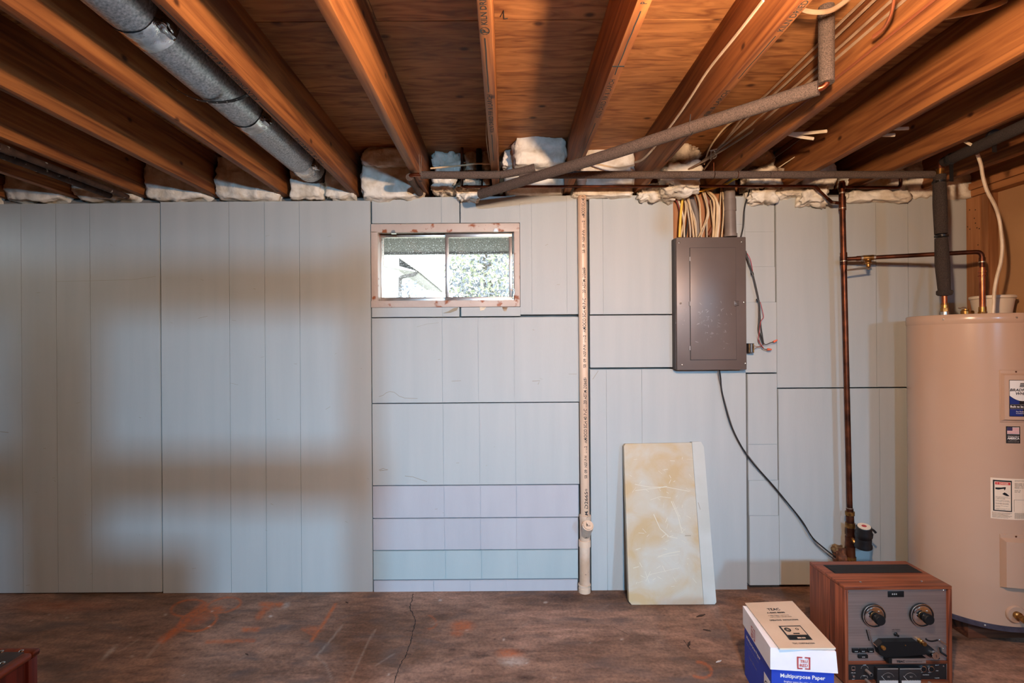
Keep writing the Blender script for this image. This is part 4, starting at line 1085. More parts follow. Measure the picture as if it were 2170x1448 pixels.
# bare backing board above the panel
X0, Z1 = W(1427, 414); X1, Z0 = W(1559, 512)
boxo('backing_board', (X0 + 0.003, X1 - 0.003, WALLY + 0.03, WALLY + 0.05, Z0, Z1 + 0.02), 'studwood', wall_front)
# grey conduit into the panel top
cd = thing('grey_conduit', U(1547, 503, 2.955), 'grey plastic conduit with a thicker coupling entering the panel top', 'conduit')
def cp(px, py): return U(px, py, 2.955)
obj('conduit_run', MB().tube([cp(1545.5, 365), cp(1546, 425)], 0.030, 22), 'conduit_grey', cd)
obj('coupling', MB().tube([cp(1546, 423), cp(1546.5, 448)], 0.0345, 22), 'conduit_grey', cd)
obj('lower_run', MB().tube([cp(1546.5, 446), cp(1548, 500)], 0.0315, 22), 'conduit_grey', cd)
obj('lock_ring', MB().tube([cp(1548, 496), cp(1548, 502.5)], 0.036, 22), 'conduit_grey', cd)
# cables dropping into the panel
CB = 'beige cables dropping into the breaker panel'
def cable(name, pts, r, mat, label, cat='cable', group=None, flat=0.62, seg=8, n=5):
    return tag(obj(name, MB().tube(smooth_path(pts, n), r, seg, flat=flat), mat), label, cat, group)
cab = [((1432, 412), (1440, 432), (1448, 462), (1450, 503)), ((1440, 408), (1452, 428), (1452, 455), (1442, 503)), ((1452, 410), (1460, 432), (1466, 466), (1470, 503)),
       ((1458, 414), (1464, 440), (1474, 470), (1476, 503)), ((1474, 408), (1482, 430), (1484, 462), (1486, 503)), ((1488, 405), (1498, 440), (1496, 465), (1480, 503)),
       ((1492, 402), (1500, 440), (1498, 470), (1498, 503)), ((1494, 401), (1512, 425), (1513, 460), (1512, 503)), ((1498, 403), (1517, 422), (1520, 455), (1516, 503)),
       ((1490, 408), (1502, 450), (1494, 478), (1485, 503)), ((1505, 425), (1508, 450), (1511, 480), (1510, 503)), ((1465, 448), (1471, 470), (1474, 490), (1475, 503)),
       ((1500, 404), (1520, 430), (1524, 460), (1520, 503)), ((1529, 385), (1526, 430), (1524, 465), (1521, 503)), ((1531, 400), (1533, 440), (1532, 470), (1529, 503)), ((1455, 415), (1458, 450), (1462, 480), (1463, 503))]
for i, cc_ in enumerate(cab):
    yy = 2.965 + 0.012 * math.sin(i * 2.1)
    cable('electrical_cable', [U(x, y, yy + (0.03 if j == 0 else 0.0)) for j, (x, y) in enumerate(cc_)], 0.0062, 'cable_beige' if i % 3 else 'cable_white', 'flat beige cable curving down into the breaker panel top', group=CB)
cable('electrical_cable', [U(1564, 378, 2.80), U(1556, 380, 2.82), U(1535, 392, 2.88), U(1500, 401, 2.93), U(1468, 409, 2.95), U(1449, 418, 2.952), U(1445, 432, 2.952), U(1442, 465, 2.952), U(1440, 503, 2.955)], 0.0065, 'cable_yellow', 'bright yellow cable bending into the breaker panel top')
for (cc_, lab) in ((((1459, 452), (1457, 475), (1453, 503)), 'thin black cable among the beige panel cables'), (((1594, 375), (1588, 405), (1578, 440), (1575, 480), (1570, 503)), 'black cable running behind the panel beside the grey conduit')):
    cable('electrical_cable', [U(x, y, 2.975) for x, y in cc_], 0.0042, 'cable_dark', lab, flat=1)
cable('electrical_cable', [U(1425, 414, 2.985), U(1436, 430, 2.985), U(1441, 450, 2.985)], 0.003, 'wire_red', 'thin red wire behind the yellow cable', flat=1)
tag(obj('old_cable', MB().tube(smooth_path([U(1464, 420, 3.02), U(1472, 440, 3.015), U(1478, 470, 3.015), U(1480, 500, 3.015)]), 0.017, 12), 'cable_grey'), 'thick grey service cable behind the beige panel cables', 'cable')
tag(obj('old_cable', MB().tube(smooth_path([U(1490, 410, 3.02), U(1508, 440, 3.015), U(1514, 470, 3.015), U(1500, 500, 3.015)]), 0.011, 12), 'cable_brown'), 'thick brown service cable behind the beige panel cables', 'cable')
# low-voltage bundle beside the panel
lvb = thing('wire_bundle', U(1607, 730, 2.97), 'bundle of thin black and red wires hanging beside the panel', 'wires')
def lw(pts, r, mat, name='wire', Y=2.968): return obj(name, MB().tube(smooth_path([U(x, y, Y) for x, y in pts]), r, 6), mat, lvb)
lw(((1580, 532), (1586, 556), (1594, 578), (1602, 610), (1608, 640), (1609, 672), (1608, 700), (1613, 716), (1617, 728)), 0.0042, 'cable_dark')
lw(((1581, 545), (1588, 562), (1596, 585), (1604, 618), (1609, 645), (1611, 680), (1615, 710), (1618, 730)), 0.0035, 'cable_dark', Y=2.972)
lw(((1580, 533), (1590, 550), (1595, 575)), 0.002, 'wire_red'); lw(((1611, 640), (1616, 660), (1618, 673), (1612, 682), (1609, 705), (1607, 720), (1612, 730), (1618, 738)), 0.0018, 'wire_red', Y=2.963)
lw(((1608, 720), (1612, 731), (1618, 739), (1626, 741)), 0.002, 'cable_dark'); lw(((1612, 716), (1621, 730), (1632, 727), (1639, 725)), 0.0022, 'cable_dark')
lw(((1598, 733), (1606, 735), (1613, 733), (1619, 729)), 0.0014, 'cable_brown'); lw(((1598, 741), (1603, 737), (1611, 735), (1618, 736)), 0.0014, 'cable_brown')
for (x, y) in ((1594, 580), (1606, 636)): obj('cable_tie', MB().tube([U(x - 1, y - 3, 2.968), U(x + 1, y + 3, 2.968)], 0.008, 8), 'black_plastic', lvb)
for (x, y, dx, dy) in ((1639, 725, 8, -4), (1626, 740.5, 9, 0.5)):
    A = U(x, y, 2.965); B = U(x + dx, y + dy, 2.965)
    nut = obj('wire_nut', MB().tube([A, A.lerp(B, 0.3), B], [0.0058, 0.0066, 0.004], 8), 'wire_nut', lvb)
tb = thing('terminal_block', U(1592, 749, 2.96), 'small dark metal terminal block on the side of the panel', 'terminal')
a_b = U(1586, 728, 2.955); b_b = U(1598, 748, 2.955)
obj('block', MB().box(a_b.x, b_b.x, 2.955, 2.998, b_b.z, a_b.z), 'panel_dark', tb)
for k, t in enumerate((0.12, 0.5, 0.88)):
    xx = a_b.x + (b_b.x - a_b.x) * t
    obj('contact_strip', MB().box(xx - 0.0025, xx + 0.0025, 2.951, 2.955, b_b.z + 0.003, a_b.z - 0.003), 'brass' if k != 1 else 'zinc', tb)
# ground wire drooping from the panel to the stub
cable('ground_wire', [U(1524, 783, 2.96), U(1527, 800, 2.972), U(1530, 830, 2.98), U(1545, 890, 2.98), U(1565, 935, 2.98), U(1590, 975, 2.98), U(1630, 1020, 2.978), U(1668, 1065, 2.975), U(1700, 1105, 2.97), U(1722, 1140, 2.965), U(1750, 1165, 2.96), U(1772, 1182, 2.955)], 0.0038, 'cable_dark', 'thin black wire drooping from the panel bottom to the pipe stub', flat=1)
cable('ground_wire', [U(1522, 783, 2.97), U(1523, 800, 2.985), U(1533, 840, 2.99), U(1560, 925, 2.99), U(1600, 984, 2.99), U(1655, 1048, 2.985), U(1705, 1115, 2.98), U(1728, 1150, 2.97), U(1752, 1172, 2.965), U(1770, 1185, 2.955)], 0.0022, 'cable_grey', 'second finer grey wire alongside the drooping black wire', flat=1)

# ------------------------------------------------------------------ cables among the joists
HXl = JX[11] - 0.0215      # left face of the joist beside the diagonal pipe
def cableX(pxs, X, r, mat, label, name='electrical_cable', group=None, flat=0.6):
    return cable(name, [UX(x, y, X) for x, y in pxs], r, mat, label, group=group, flat=flat)
k1 = cableX(((1618, 0), (1560, 75), (1500, 150), (1458, 215), (1425, 262), (1385, 315)), HXl, 0.0062, 'cable_white', 'pale cable stapled along the bright joist beside the slanting pipe')
cable('electrical_cable', [U(1385, 315, 2.62), U(1362, 338, 2.72), U(1345, 344, 2.82)], 0.006, 'cable_white', 'short pale cable tail curling below the bright joist', flat=0.6)
cable('electrical_cable', [U(1245, 343, 2.9), U(1275, 350, 2.86), U(1310, 356, 2.84), U(1345, 350, 2.82)], 0.0048, 'cable_beige', 'thin beige cable sagging across the flat white batt', flat=0.6)
IXl = JX[12] - 0.0215
CI = 'cables stapled in the bay beyond the slanting pipe'
for i, zz in enumerate((2.485, 2.455, 2.425, 2.395)):
    pts = [Vector((IXl - (0.018 if i < 2 else 0.0), y, zz + 0.003 * math.sin(y * 5 + i))) for y in (0.6, 1.0, 1.4, 1.8, 2.2, 2.45)]
    pts += [Vector((IXl - 0.02 - 0.03 * i, 2.68, zz - 0.04)), Vector((IXl - 0.06 - 0.05 * i, 2.86, 2.36 - 0.01 * i))]
    cable('electrical_cable', pts, 0.0058, 'cable_shaded', 'pale cable running along the top of the joist bay beyond the slanting pipe', group=CI)
cable('electrical_cable', [Vector((IXl, y, 2.335 + 0.01 * math.sin(y * 3))) for y in (0.6, 1.0, 1.4, 1.8, 2.2, 2.5, 2.75)], 0.005, 'cable_brown', 'brown cable stapled low along the joist behind the pipe riser')
cable('electrical_cable', [U(1492, 348, 2.80), U(1505, 312, 2.72), U(1535, 272, 2.6), U(1570, 245, 2.4)], 0.0058, 'cable_beige', 'beige cable rising from the fibreglass above the panel')
cable('electrical_cable', [U(1690, 10, 1.55), U(1705, 22, 1.55), U(1735, 26, 1.55), U(1765, 20, 1.55), U(1800, -4, 1.55)], 0.0075, 'cable_shaded', 'loose pale cable looping in front of the pipe riser near the plywood', flat=0.7)
cable('electrical_cable', [U(1895, -5, 1.42), U(1888, 30, 1.45), U(1872, 60, 1.5), U(1850, 78, 1.54)], 0.0065, 'cable_brown', 'brown cable curving down the joist beyond the pipe riser')
cable('electrical_cable', [U(1998, 38, 1.62), U(2050, 28, 1.62), U(2100, 15, 1.62), U(2135, 0, 1.62)], 0.008, 'cable_white', 'pale cable bridging from one joist to the next near the corner', flat=0.6)
cable('speaker_wire', [U(2100, 0, 1.9), U(2060, 45, 1.95), U(2030, 70, 2.0), U(1985, 108, 2.1), U(1920, 165, 2.25), U(1840, 225, 2.45), U(1740, 295, 2.7), U(1640, 362, 2.9)], 0.0028, 'cable_white', 'thin white wire stretched slantwise under the shadowed joists', flat=1)
cable('speaker_wire', [U(2130, 0, 1.95), U(2070, 60, 2.0), U(1990, 105, 2.15), U(1870, 190, 2.4), U(1740, 265, 2.65), U(1610, 358, 2.9)], 0.0018, 'cable_grey', 'very thin grey wire beside the white slanting wire', flat=1)
CT = 'cut pale cable ends poking out of joists'
for (a, b, Y) in (((1668, 284), (1752, 278), 2.35), ((1668, 284), (1724, 294), 2.35), ((1880, 272), (1925, 272), 2.25), ((1858, 285), (1896, 286), 2.25)):
    cable('cable_end', [U(a[0], a[1], Y), U((a[0] + b[0]) / 2, (a[1] + b[1]) / 2 + 1, Y), U(b[0], b[1], Y)], 0.0075, 'cable_white', 'cut pale cable end poking out from a joist', group=CT)
cable('cable_end', [U(2034, 294, 2.3), U(2045, 300, 2.3), U(2058, 307, 2.3)], 0.007, 'cable_white', 'short pale cable end poking out beside the overhead pipe')
cable('electrical_cable', [U(1031, 262, 2.55), U(1031, 290, 2.6), U(1034, 318, 2.7), U(1038, 345, 2.76)], 0.0055, 'cable_white', 'pale cable hanging against the stamped joist', flat=0.6)
# heater feed cable
cable('heater_cable', [U(2071, 326, 2.40), U(2079, 350, 2.42), U(2083, 375, 2.44), U(2092, 405, 2.46), U(2108, 435, 2.48), U(2117, 462, 2.5), U(2122, 495, 2.5), U(2124, 525, 2.5), U(2121, 555, 2.5), U(2112, 590, 2.5), U(2107, 620, 2.5), U(2106, 645, 2.5), U(2104, 667, 2.5)], 0.0095, 'cable_white', 'thick cream cable snaking down to the top of the water heater', flat=0.75)

# ------------------------------------------------------------------ water heater
HC = Vector((2.352, 2.645)); HR = 0.262; HZ0 = 0.085
hz1 = HTZ - 0.002
wh = thing('water_heater', (HC.x, HC.y, HZ0), 'tall beige cylindrical electric water heater with stickers and access panels', 'water heater')
O3 = Vector((HC.x, HC.y, 0))
obj('tank', MB().lathe([(HR, HZ0 + 0.022), (HR, hz1 - 0.042)], O3, (0, 0, 1), 96), 'heater_enamel', wh, ang=0.9)
obj('top_cap', MB().lathe([(HR - 0.003, hz1 - 0.05), (HR + 0.003, hz1 - 0.042), (HR + 0.003, hz1 - 0.004), (HR - 0.001, hz1), (0.0, hz1)], O3, (0, 0, 1), 96), 'heater_enamel', wh, ang=0.9)
obj('base_band', MB().lathe([(HR - 0.004, HZ0), (HR + 0.002, HZ0 + 0.001), (HR + 0.002, HZ0 + 0.024), (HR - 0.002, HZ0 + 0.026)], O3, (0, 0, 1), 96), 'heater_band', wh)
def hit(px, py):
    a, b = ray(px, py)
    # (a t - cx)^2 + (t - cy)^2 = R^2
    A = a * a + 1; B = -2 * (a * HC.x + HC.y); C_ = HC.x ** 2 + HC.y ** 2 - HR ** 2
    disc = max(B * B - 4 * A * C_, 0); t = (-B - math.sqrt(disc)) / (2 * A)
    th = math.atan2(a * t - HC.x, -(t - HC.y))       # 0 faces -Y, positive towards +X
    return th, CAMZ + b * t
def cyl(th0, z0, lift):
    def fn(u, v):
        th = th0 + u / HR
        return Vector((HC.x + (HR + lift) * math.sin(th), HC.y - (HR + lift) * math.cos(th), z0 + v))
    return fn
def hsolid(name, th0, z0, w, h, lift0, lift1, mat, parent, ins=0.006, nu=10):
    """raised curved plate"""
    A = cyl(th0, z0, lift0); B = cyl(th0, z0, lift1); vs_ = []; fs_ = []
    for i in range(nu + 1):
        t = -1 + 2 * i / nu
        vs_ += [A(t * w / 2, -h / 2), B(t * (w / 2 - ins), -h / 2 + ins), B(t * (w / 2 - ins), h / 2 - ins), A(t * w / 2, h / 2)]
    for i in range(nu):
        a = 4 * i; b = a + 4
        fs_ += [(a + 1, b + 1, b + 2, a + 2), (a, b, b + 1, a + 1), (a + 2, b + 2, b + 3, a + 3)]
    fs_ += [(0, 1, 2, 3), (4 * nu + 3, 4 * nu + 2, 4 * nu + 1, 4 * nu)]
    return obj(name, MB().add(vs_, fs_), mat, parent, ang=0.5)
def hrect(name, th0, z0, u0, u1, v0, v1, lift, mat, parent):
    return obj(name, rectm(MB(), cyl(th0, z0, lift), u0, u1, v0, v1, 8), mat, parent, smooth=False)
def htext(body, th0, z0, u, v, w, h, lift, mat, parent, bold=0.0, skew=0.0):
    f = cyl(th0, z0, lift)
    return text('lettering', body, None, None, None, w, mat, parent, height=h, bold=bold, fn=lambda a, b: f(u + a + skew * b, v + b))
th_c, zc_ = hit(2158, 840)
pw = 2 * abs(hit(2158, 840)[0] - hit(2117.5, 840)[0]) * HR
ph = hit(2140, 785)[1] - hit(2140, 896)[1]
hsolid('panel_flange', th_c, zc_, pw * 1.0, ph, 0.0005, 0.004, 'heater_enamel', wh, 0.002)
ap = hsolid('access_panel', th_c, zc_ - 0.004, pw * 0.96, ph * 0.90, 0.004, 0.020, 'heater_enamel', wh, 0.007)
obj('screw', screw(MB(), cyl(th_c, zc_, 0.003)(-0.012, ph / 2 - 0.008), (0, -1, 0), 0.004, 0.003), 'copper_dark', ap)
lw_ = 2 * abs(th_c - hit(2132.5, 840)[0]) * (HR + 0.02) * 0.94; lh_ = ph * 0.70; l0 = zc_ - 0.0035
def lz(py): return hit(2150, py)[1] - l0
stk = hrect('brand_sticker', th_c, l0, -lw_ / 2, lw_ / 2, lz(882), lz(805), 0.0208, 'label_black', ap)
hrect('sticker_white', th_c, l0, -lw_ / 2 + 0.0015, lw_ / 2 - 0.0015, lz(838), lz(806), 0.0212, 'label_white', stk)
mb = MB(); f_ = cyl(th_c, l0, 0.0212); n_ = 14; vs_ = []; fs_ = []
for i in range(n_ + 1):
    t = -1 + 2 * i / n_; u_ = t * (lw_ / 2 - 0.0015)
    vs_ += [f_(u_, lz(838)), f_(u_, lz(838) - 0.024 * (1 - t * t))]
    if i: fs_.append((2 * i - 2, 2 * i - 1, 2 * i + 1, 2 * i))
obj('sticker_white', mb.add(vs_, fs_), 'label_white', stk, smooth=False)
hrect('sticker_blue', th_c, l0, -lw_ / 2 + 0.0015, -lw_ / 2 + 0.05, lz(881), lz(866), 0.0212, 'label_blue', stk)
mb = MB(); vs_ = []; fs_ = []
for i in range(9):
    t = -1 + i / 8 * 0.75; u_ = t * (lw_ / 2 - 0.0015)
    vs_ += [f_(u_, lz(838) - 0.024 * (1 - t * t) - 0.0015), f_(u_, lz(856))]
    if i: fs_.append((2 * i - 2, 2 * i - 1, 2 * i + 1, 2 * i))
obj('sticker_blue', mb.add(vs_, fs_), 'label_blue', stk, smooth=False)
htext('BRADFORD', th_c, l0, 0, lz(826), lw_ * 0.93, 0.0125, 0.0216, 'label_black', stk, 0.03, 0.22)
htext('WHITE', th_c, l0, 0, lz(833.5), lw_ * 0.56, 0.0125, 0.0216, 'label_black', stk, 0.03, 0.22)
for i in range(4):
    hrect('logo_bar', th_c, l0, -0.011 + i * 0.0008, 0.011 + i * 0.0008 - 0.003 * (i == 1), lz(820) + i * 0.0048, lz(820) + i * 0.0048 + 0.0034, 0.0216, 'label_black', stk)
htext('Built to be the Best', th_c, l0, 0, lz(861), lw_ * 0.93, 0.010, 0.0216, 'print_white', stk, 0.025)
for y in (857, 865.5): hrect('sticker_line', th_c, l0, -lw_ / 2 + 0.003, lw_ / 2 - 0.003, lz(y) - 0.0006, lz(y) + 0.0006, 0.0216, 'print_grey', stk)
htext('For Professional', th_c, l0, 0.0, lz(871.5), lw_ * 0.5, 0.0062, 0.0216, 'print_white', stk); htext('Installation Only', th_c, l0, 0, lz(875.5), lw_ * 0.5, 0.0062, 0.0216, 'print_white', stk)
# made-in sticker with flag
th_f, z_f = hit(2147, 922)
fw = 2 * abs(hit(2147, 922)[0] - hit(2131.5, 922)[0]) * HR; fh = hit(2147, 904)[1] - hit(2147, 940)[1]
fs = hrect('flag_sticker', th_f, z_f, -fw / 2, fw / 2, -fh / 2, fh / 2, 0.0012, 'label_black', wh)
for i in range(11):
    v0 = fh / 2 - 0.004 - (i + 1) * fh * 0.4 / 11
    hrect('flag_stripe', th_f, z_f, -fw / 2 + 0.004, fw / 2 - 0.004, v0, v0 + fh * 0.4 / 11, 0.0016, 'flag_red' if i % 2 else 'label_white', fs)
hrect('flag_canton', th_f, z_f, -fw / 2 + 0.004, -fw / 2 + 0.004 + fw * 0.36, fh / 2 - 0.004 - fh * 0.2, fh / 2 - 0.004, 0.002, 'flag_blue', fs)
htext('MANUFACTURED IN', th_f, z_f, 0, -fh * 0.08, fw * 0.78, 0.005, 0.002, 'print_white', fs); htext('AMERICA', th_f, z_f, 0, -fh * 0.2, fw * 0.84, 0.0105, 0.002, 'print_white', fs, 0.03)
htext('USING THE FINEST', th_f, z_f, 0, -fh * 0.31, fw * 0.5, 0.0035, 0.002, 'print_grey', fs); htext('DOMESTIC & IMPORTED', th_f, z_f, 0, -fh * 0.37, fw * 0.78, 0.0035, 0.002, 'print_grey', fs); htext('COMPONENTS MADE HERE', th_f, z_f, 0, -fh * 0.43, fw * 0.78, 0.0035, 0.002, 'print_grey', fs)
# danger label
th_l, zt_ = hit(2098.5, 1012); _, zb_ = hit(2098.5, 1098)
lh = zt_ - zb_; lab = hrect('rating_label', th_l, zb_, 0, 0.24, 0, lh, 0.0010, 'label_cream', wh)
s_ = HR * abs(hit(2144, 1050)[0] - th_l) / 45.5       # metres per px along the label
hrect('danger_border', th_l, zb_, 5 * s_, 45.5 * s_, lh * 0.19, lh * 0.95, 0.0014, 'label_black', lab)
hrect('danger_field', th_l, zb_, 8 * s_, 43 * s_, lh * 0.215, lh * 0.915, 0.0018, 'label_cream', lab)
hrect('danger_header', th_l, zb_, 9.5 * s_, 42 * s_, lh * 0.84, lh * 0.905, 0.0022, 'label_red', lab)
htext('DANGER', th_l, zb_, 28 * s_, lh * 0.872, 19 * s_, 0.0075, 0.0026, 'label_cream', lab, 0.02)
htext('!', th_l, zb_, 13.5 * s_, lh * 0.872, 1.2 * s_, 0.0075, 0.0026, 'label_cream', lab, 0.02)
fl = cyl(th_l, zb_, 0.0024)
obj('tap_pictogram', MB().tube([fl(10 * s_, lh * 0.745), fl(16 * s_, lh * 0.745), fl(22 * s_, lh * 0.755), fl(30 * s_, lh * 0.77), fl(29 * s_, lh * 0.72)], [0.004, 0.005, 0.0035, 0.0045, 0.002], 6), 'label_black', lab)
obj('hand_pictogram', MB().add([fl(24 * s_, lh * 0.62), fl(29 * s_, lh * 0.66), fl(34 * s_, lh * 0.63), fl(40 * s_, lh * 0.57), fl(33 * s_, lh * 0.575), fl(27 * s_, lh * 0.60)], [(0, 5, 4, 3, 2, 1)]), 'label_black', lab, smooth=False)
lines = ['Water temperature over 125 F', 'can cause severe burns instantly', 'or death from scalds.', '', 'Children, disabled and elderly', 'are at highest risk of scalding.', '', 'See instruction manual before', 'setting temperature at heater.', '', 'Feel water before bathing or', 'showering.', '', 'Temperature limiting valves are', 'available, see manual.']
for i, t_ in enumerate(lines):
    if t_:
        wd = 31 * s_ * len(t_) / 32.0
        htext(t_, th_l, zb_, 10 * s_ + wd / 2, lh * (0.545 - i * 0.0222), wd, 0.0036, 0.0022, 'label_black', lab)
for i in range(6):
    wd = (42 - (i % 3) * 4) * s_; htext('INSTALLATION MUST CONFORM WITH THE INSTRUCTIONS AND LOCAL CODE', th_l, zb_, 3 * s_ + wd / 2, lh * (0.155 - i * 0.024), wd, 0.0032, 0.0014, 'print_black', lab)
for i, t_ in enumerate(['AUTOMATIC STORAGE HEATER', '', 'MODEL NUMBER  VOLTS', 'SERIAL NUMBER  WATTS', 'CAPACITY  UPPER', 'PRESSURE  LOWER', '', 'PHASE  240', 'MAX  4500']):
    if t_: htext(t_, th_l, zb_, 52 * s_ + len(t_) * 0.72 * s_, lh * (0.95 - i * 0.034), len(t_) * 1.45 * s_, 0.0042, 0.0014, 'print_black', lab)
hrect('rating_box', th_l, zb_, 50 * s_, 50.6 * s_, lh * 0.2, lh * 0.49, 0.0014, 'print_black', lab); hrect('rating_box', th_l, zb_, 50 * s_, 90 * s_, lh * 0.485, lh * 0.49, 0.0014, 'print_black', lab)
for i in range(6): htext('FOR YOUR SAFETY READ BEFORE USE', th_l, zb_, 66 * s_, lh * (0.16 - i * 0.024), 30 * s_, 0.0032, 0.0014, 'print_black', lab)
# lower access cover, drain valve
th_d, zd_ = hit(2158, 1194)
dh = hit(2150, 1138)[1] - hit(2150, 1252)[1]
dw = 2 * abs(th_d - hit(2117.5, 1194)[0]) * HR
hsolid('panel_flange', th_d, zd_ + 0.006, dw * 0.98, dh, 0.0005, 0.004, 'heater_enamel', wh, 0.002)
lc = hsolid('access_panel', th_d, zd_, dw * 0.96, dh * 0.92, 0.004, 0.030, 'heater_enamel', wh, 0.010)
obj('screw', screw(MB(), cyl(th_d, zd_, 0.004)(-0.012, dh / 2), (0, -1, 0), 0.004, 0.003), 'copper_dark', lc)
th_v, zv_ = hit(2152, 1302)
vp = cyl(th_v, zv_, 0.0)(0, 0); vn = (vp - Vector((HC.x, HC.y, zv_))).normalized()
obj('valve_rosette', MB().lathe([(0.040, -0.002), (0.040, 0.004), (0.036, 0.009), (0.016, 0.007), (0.0, 0.007)], vp, vn, 28), 'heater_enamel', wh)
dv = obj('drain_cock', MB().lathe([(0.017, 0.006), (0.017, 0.02), (0.012, 0.024), (0.012, 0.04), (0.016, 0.044), (0.016, 0.06), (0.0, 0.06)], vp, vn, 16), 'brass', wh)
obj('stem', MB().tube([vp + vn * 0.045, vp + vn * 0.05 + Vector((0.01, 0, 0.024))], 0.006, 8), 'brass', dv)
for px in (1921, 2000, 2153):
    th, z = hit(px, 677); pp_ = cyl(th, hz1 - 0.022, 0.003)(0, 0)
    obj('screw', screw(MB(), pp_, (pp_ - Vector((HC.x, HC.y, pp_.z))), 0.0042, 0.003), 'zinc', wh)
for px in (2087,):
    th, z = hit(px, 1316); pp_ = cyl(th, HZ0 + 0.013, 0.002)(0, 0); obj('screw', screw(MB(), pp_, pp_ - Vector((HC.x, HC.y, pp_.z)), 0.0045, 0.003), 'zinc', wh)
tv = U(2046, 668, 2.70)
tpr = thing('relief_valve', (tv.x, tv.y, hz1), 'small brass relief valve with lever on the heater top', 'valve')
obj('valve_body', MB().lathe([(0.014, 0), (0.014, 0.008), (0.021, 0.010), (0.021, 0.026), (0.016, 0.031), (0.016, 0.037), (0.0, 0.040)], (tv.x, tv.y, hz1), (0, 0, 1), 18), 'brass', tpr)
obj('outlet', MB().tube([(tv.x, tv.y, hz1 + 0.018), (tv.x + 0.034, tv.y - 0.004, hz1 + 0.018)], 0.012, 12), 'brass', tpr)
obj('lever', MB().tube([(tv.x + 0.005, tv.y, hz1 + 0.042), (tv.x - 0.012, tv.y, hz1 + 0.046), (tv.x - 0.03, tv.y - 0.004, hz1 + 0.04), (tv.x - 0.04, tv.y - 0.004, hz1 + 0.044)], 0.003, 6), 'zinc', tpr)
obj('pipe_union', MB().tube([Vector((elb.x, elb.y, hz1)), Vector((elb.x, elb.y, hz1 + 0.02))], 0.0185, 6), 'brass', rs)
obj('pipe_union', MB().tube([Vector((elb.x, elb.y, hz1 + 0.02)), Vector((elb.x, elb.y, hz1 + 0.045))], 0.016, 14), 'brass', rs)
# shallow plastic basin on the heater
pc = (2.541, 2.735, hz1)
obj_ = tag(obj('plastic_basin', MB().lathe([(0.068, 0.001), (0.075, 0.004), (0.088, 0.088), (0.094, 0.092), (0.094, 0.104), (0.089, 0.106), (0.085, 0.10), (0.072, 0.008), (0.0, 0.006)], pc, (0, 0, 1), 36), 'pan_plastic'), 'cream plastic basin standing on top of the water heater', 'basin')
# timber pad
pA = UZ(2052, 1354, 0.0)
pad = thing('timber_pad', (pA.x + 0.2, pA.y + 0.2, 0), 'weathered brown timber pad under the water heater', 'platform')
mbp = MB().box(pA.x, XR - 0.002, pA.y, pA.y + 0.14, 0.0, 0.083, ch=0.006)
obj('timber', mbp, 'pad_wood', pad)
boxo('timber', (pA.x - 0.02, XR - 0.002, pA.y + 0.143, pA.y + 0.30, 0.0, 0.083), 'pad_wood', pad, ch=0.006)
boxo('timber', (pA.x - 0.01, XR - 0.002, pA.y + 0.303, 2.93, 0.0, 0.083), 'pad_wood', pad, ch=0.006)

# ------------------------------------------------------------------ leaning foam offcut
def lb_(px, py, Y): return U(px, py, Y)
bl, br, tr_, tl = UZ(1334, 1285, 0.0), UZ(1517, 1280, 0.0), None, None
Yb = (bl.y + br.y) / 2
tl = U(1322, 941, 2.955); tr_ = U(1491, 938, 2.955)
lf = thing('foam_offcut', (0.5 * (bl.x + br.x), Yb, 0), 'loose yellow-stained foam board leaning against the wall on the floor', 'board')
bl = Vector((bl.x, Yb, 0.002)); br = Vector((br.x, Yb, 0.002))
nrm = (br - bl).cross(tl - bl).normalized()
if nrm.y > 0: nrm = -nrm
def sheet(u, v): return (bl * (1 - u) + br * u) * (1 - v) + (tl * (1 - u) + tr_ * u) * v
us = [0.0, 0.012, 0.845, 0.85, 0.988, 1.0]
th_ = 0.035
for (u0, u1, w_) in ((0.0, 0.852, 0), (0.855, 1.0, 1)):
    n_ = 10; q = []
    r_ = 0.02
    if w_ == 0: loop = [(u0, 0.02), (u0 + 0.03, 0.0), (u1, 0.0), (u1, 1.0), (u0 + 0.02, 1.0), (u0, 0.985)]
    else: loop = [(u0, 0.0), (u1 - 0.02, 0.0), (u1, 0.012), (u1, 0.97), (u1 - 0.03, 1.004), (u0, 1.004)]
    fr = [sheet(*p_) for p_ in loop]; bk_ = [p_ - nrm * th_ for p_ in fr]
    obj('foam_strip', MB().hull([p_ for p_ in bk_], fr), 'foam_pale' if w_ else 'foam_aged', lf, smooth=False)
boxless = [sheet(u, v) - nrm * (0.004) for u, v in ((0.851, 0.002), (0.856, 0.002), (0.856, 0.998), (0.851, 0.998))]
obj('score_line', MB().hull([p_ - nrm * (th_ - 0.006) for p_ in boxless], boxless), 'foam_aged', lf, smooth=False)
def lmark(uv, w, mat='scratch_white'):
    pts = [sheet(u, v) + nrm * 0.0007 for u, v in uv]; vs_ = []; fs_ = []
    for i, p_ in enumerate(pts):
        d = (pts[min(i + 1, len(pts) - 1)] - pts[max(i - 1, 0)]).normalized(); s = d.cross(nrm) * w
        vs_ += [p_ + s, p_ - s]
        if i: fs_.append((2 * i - 2, 2 * i - 1, 2 * i + 1, 2 * i))
    obj('scratch', MB().add(vs_, fs_), mat, lf, smooth=False)
lmark([(0.12, 0.74), (0.3, 0.72), (0.5, 0.72), (0.78, 0.69)], 0.0016); lmark([(0.12, 0.70), (0.3, 0.71), (0.5, 0.72)], 0.0016)
lmark([(0.55, 0.63), (0.62, 0.54), (0.66, 0.43)], 0.0022); lmark([(0.57, 0.63), (0.65, 0.52)], 0.0014); lmark([(0.33, 0.55), (0.4, 0.46), (0.5, 0.41), (0.6, 0.40)], 0.0022)
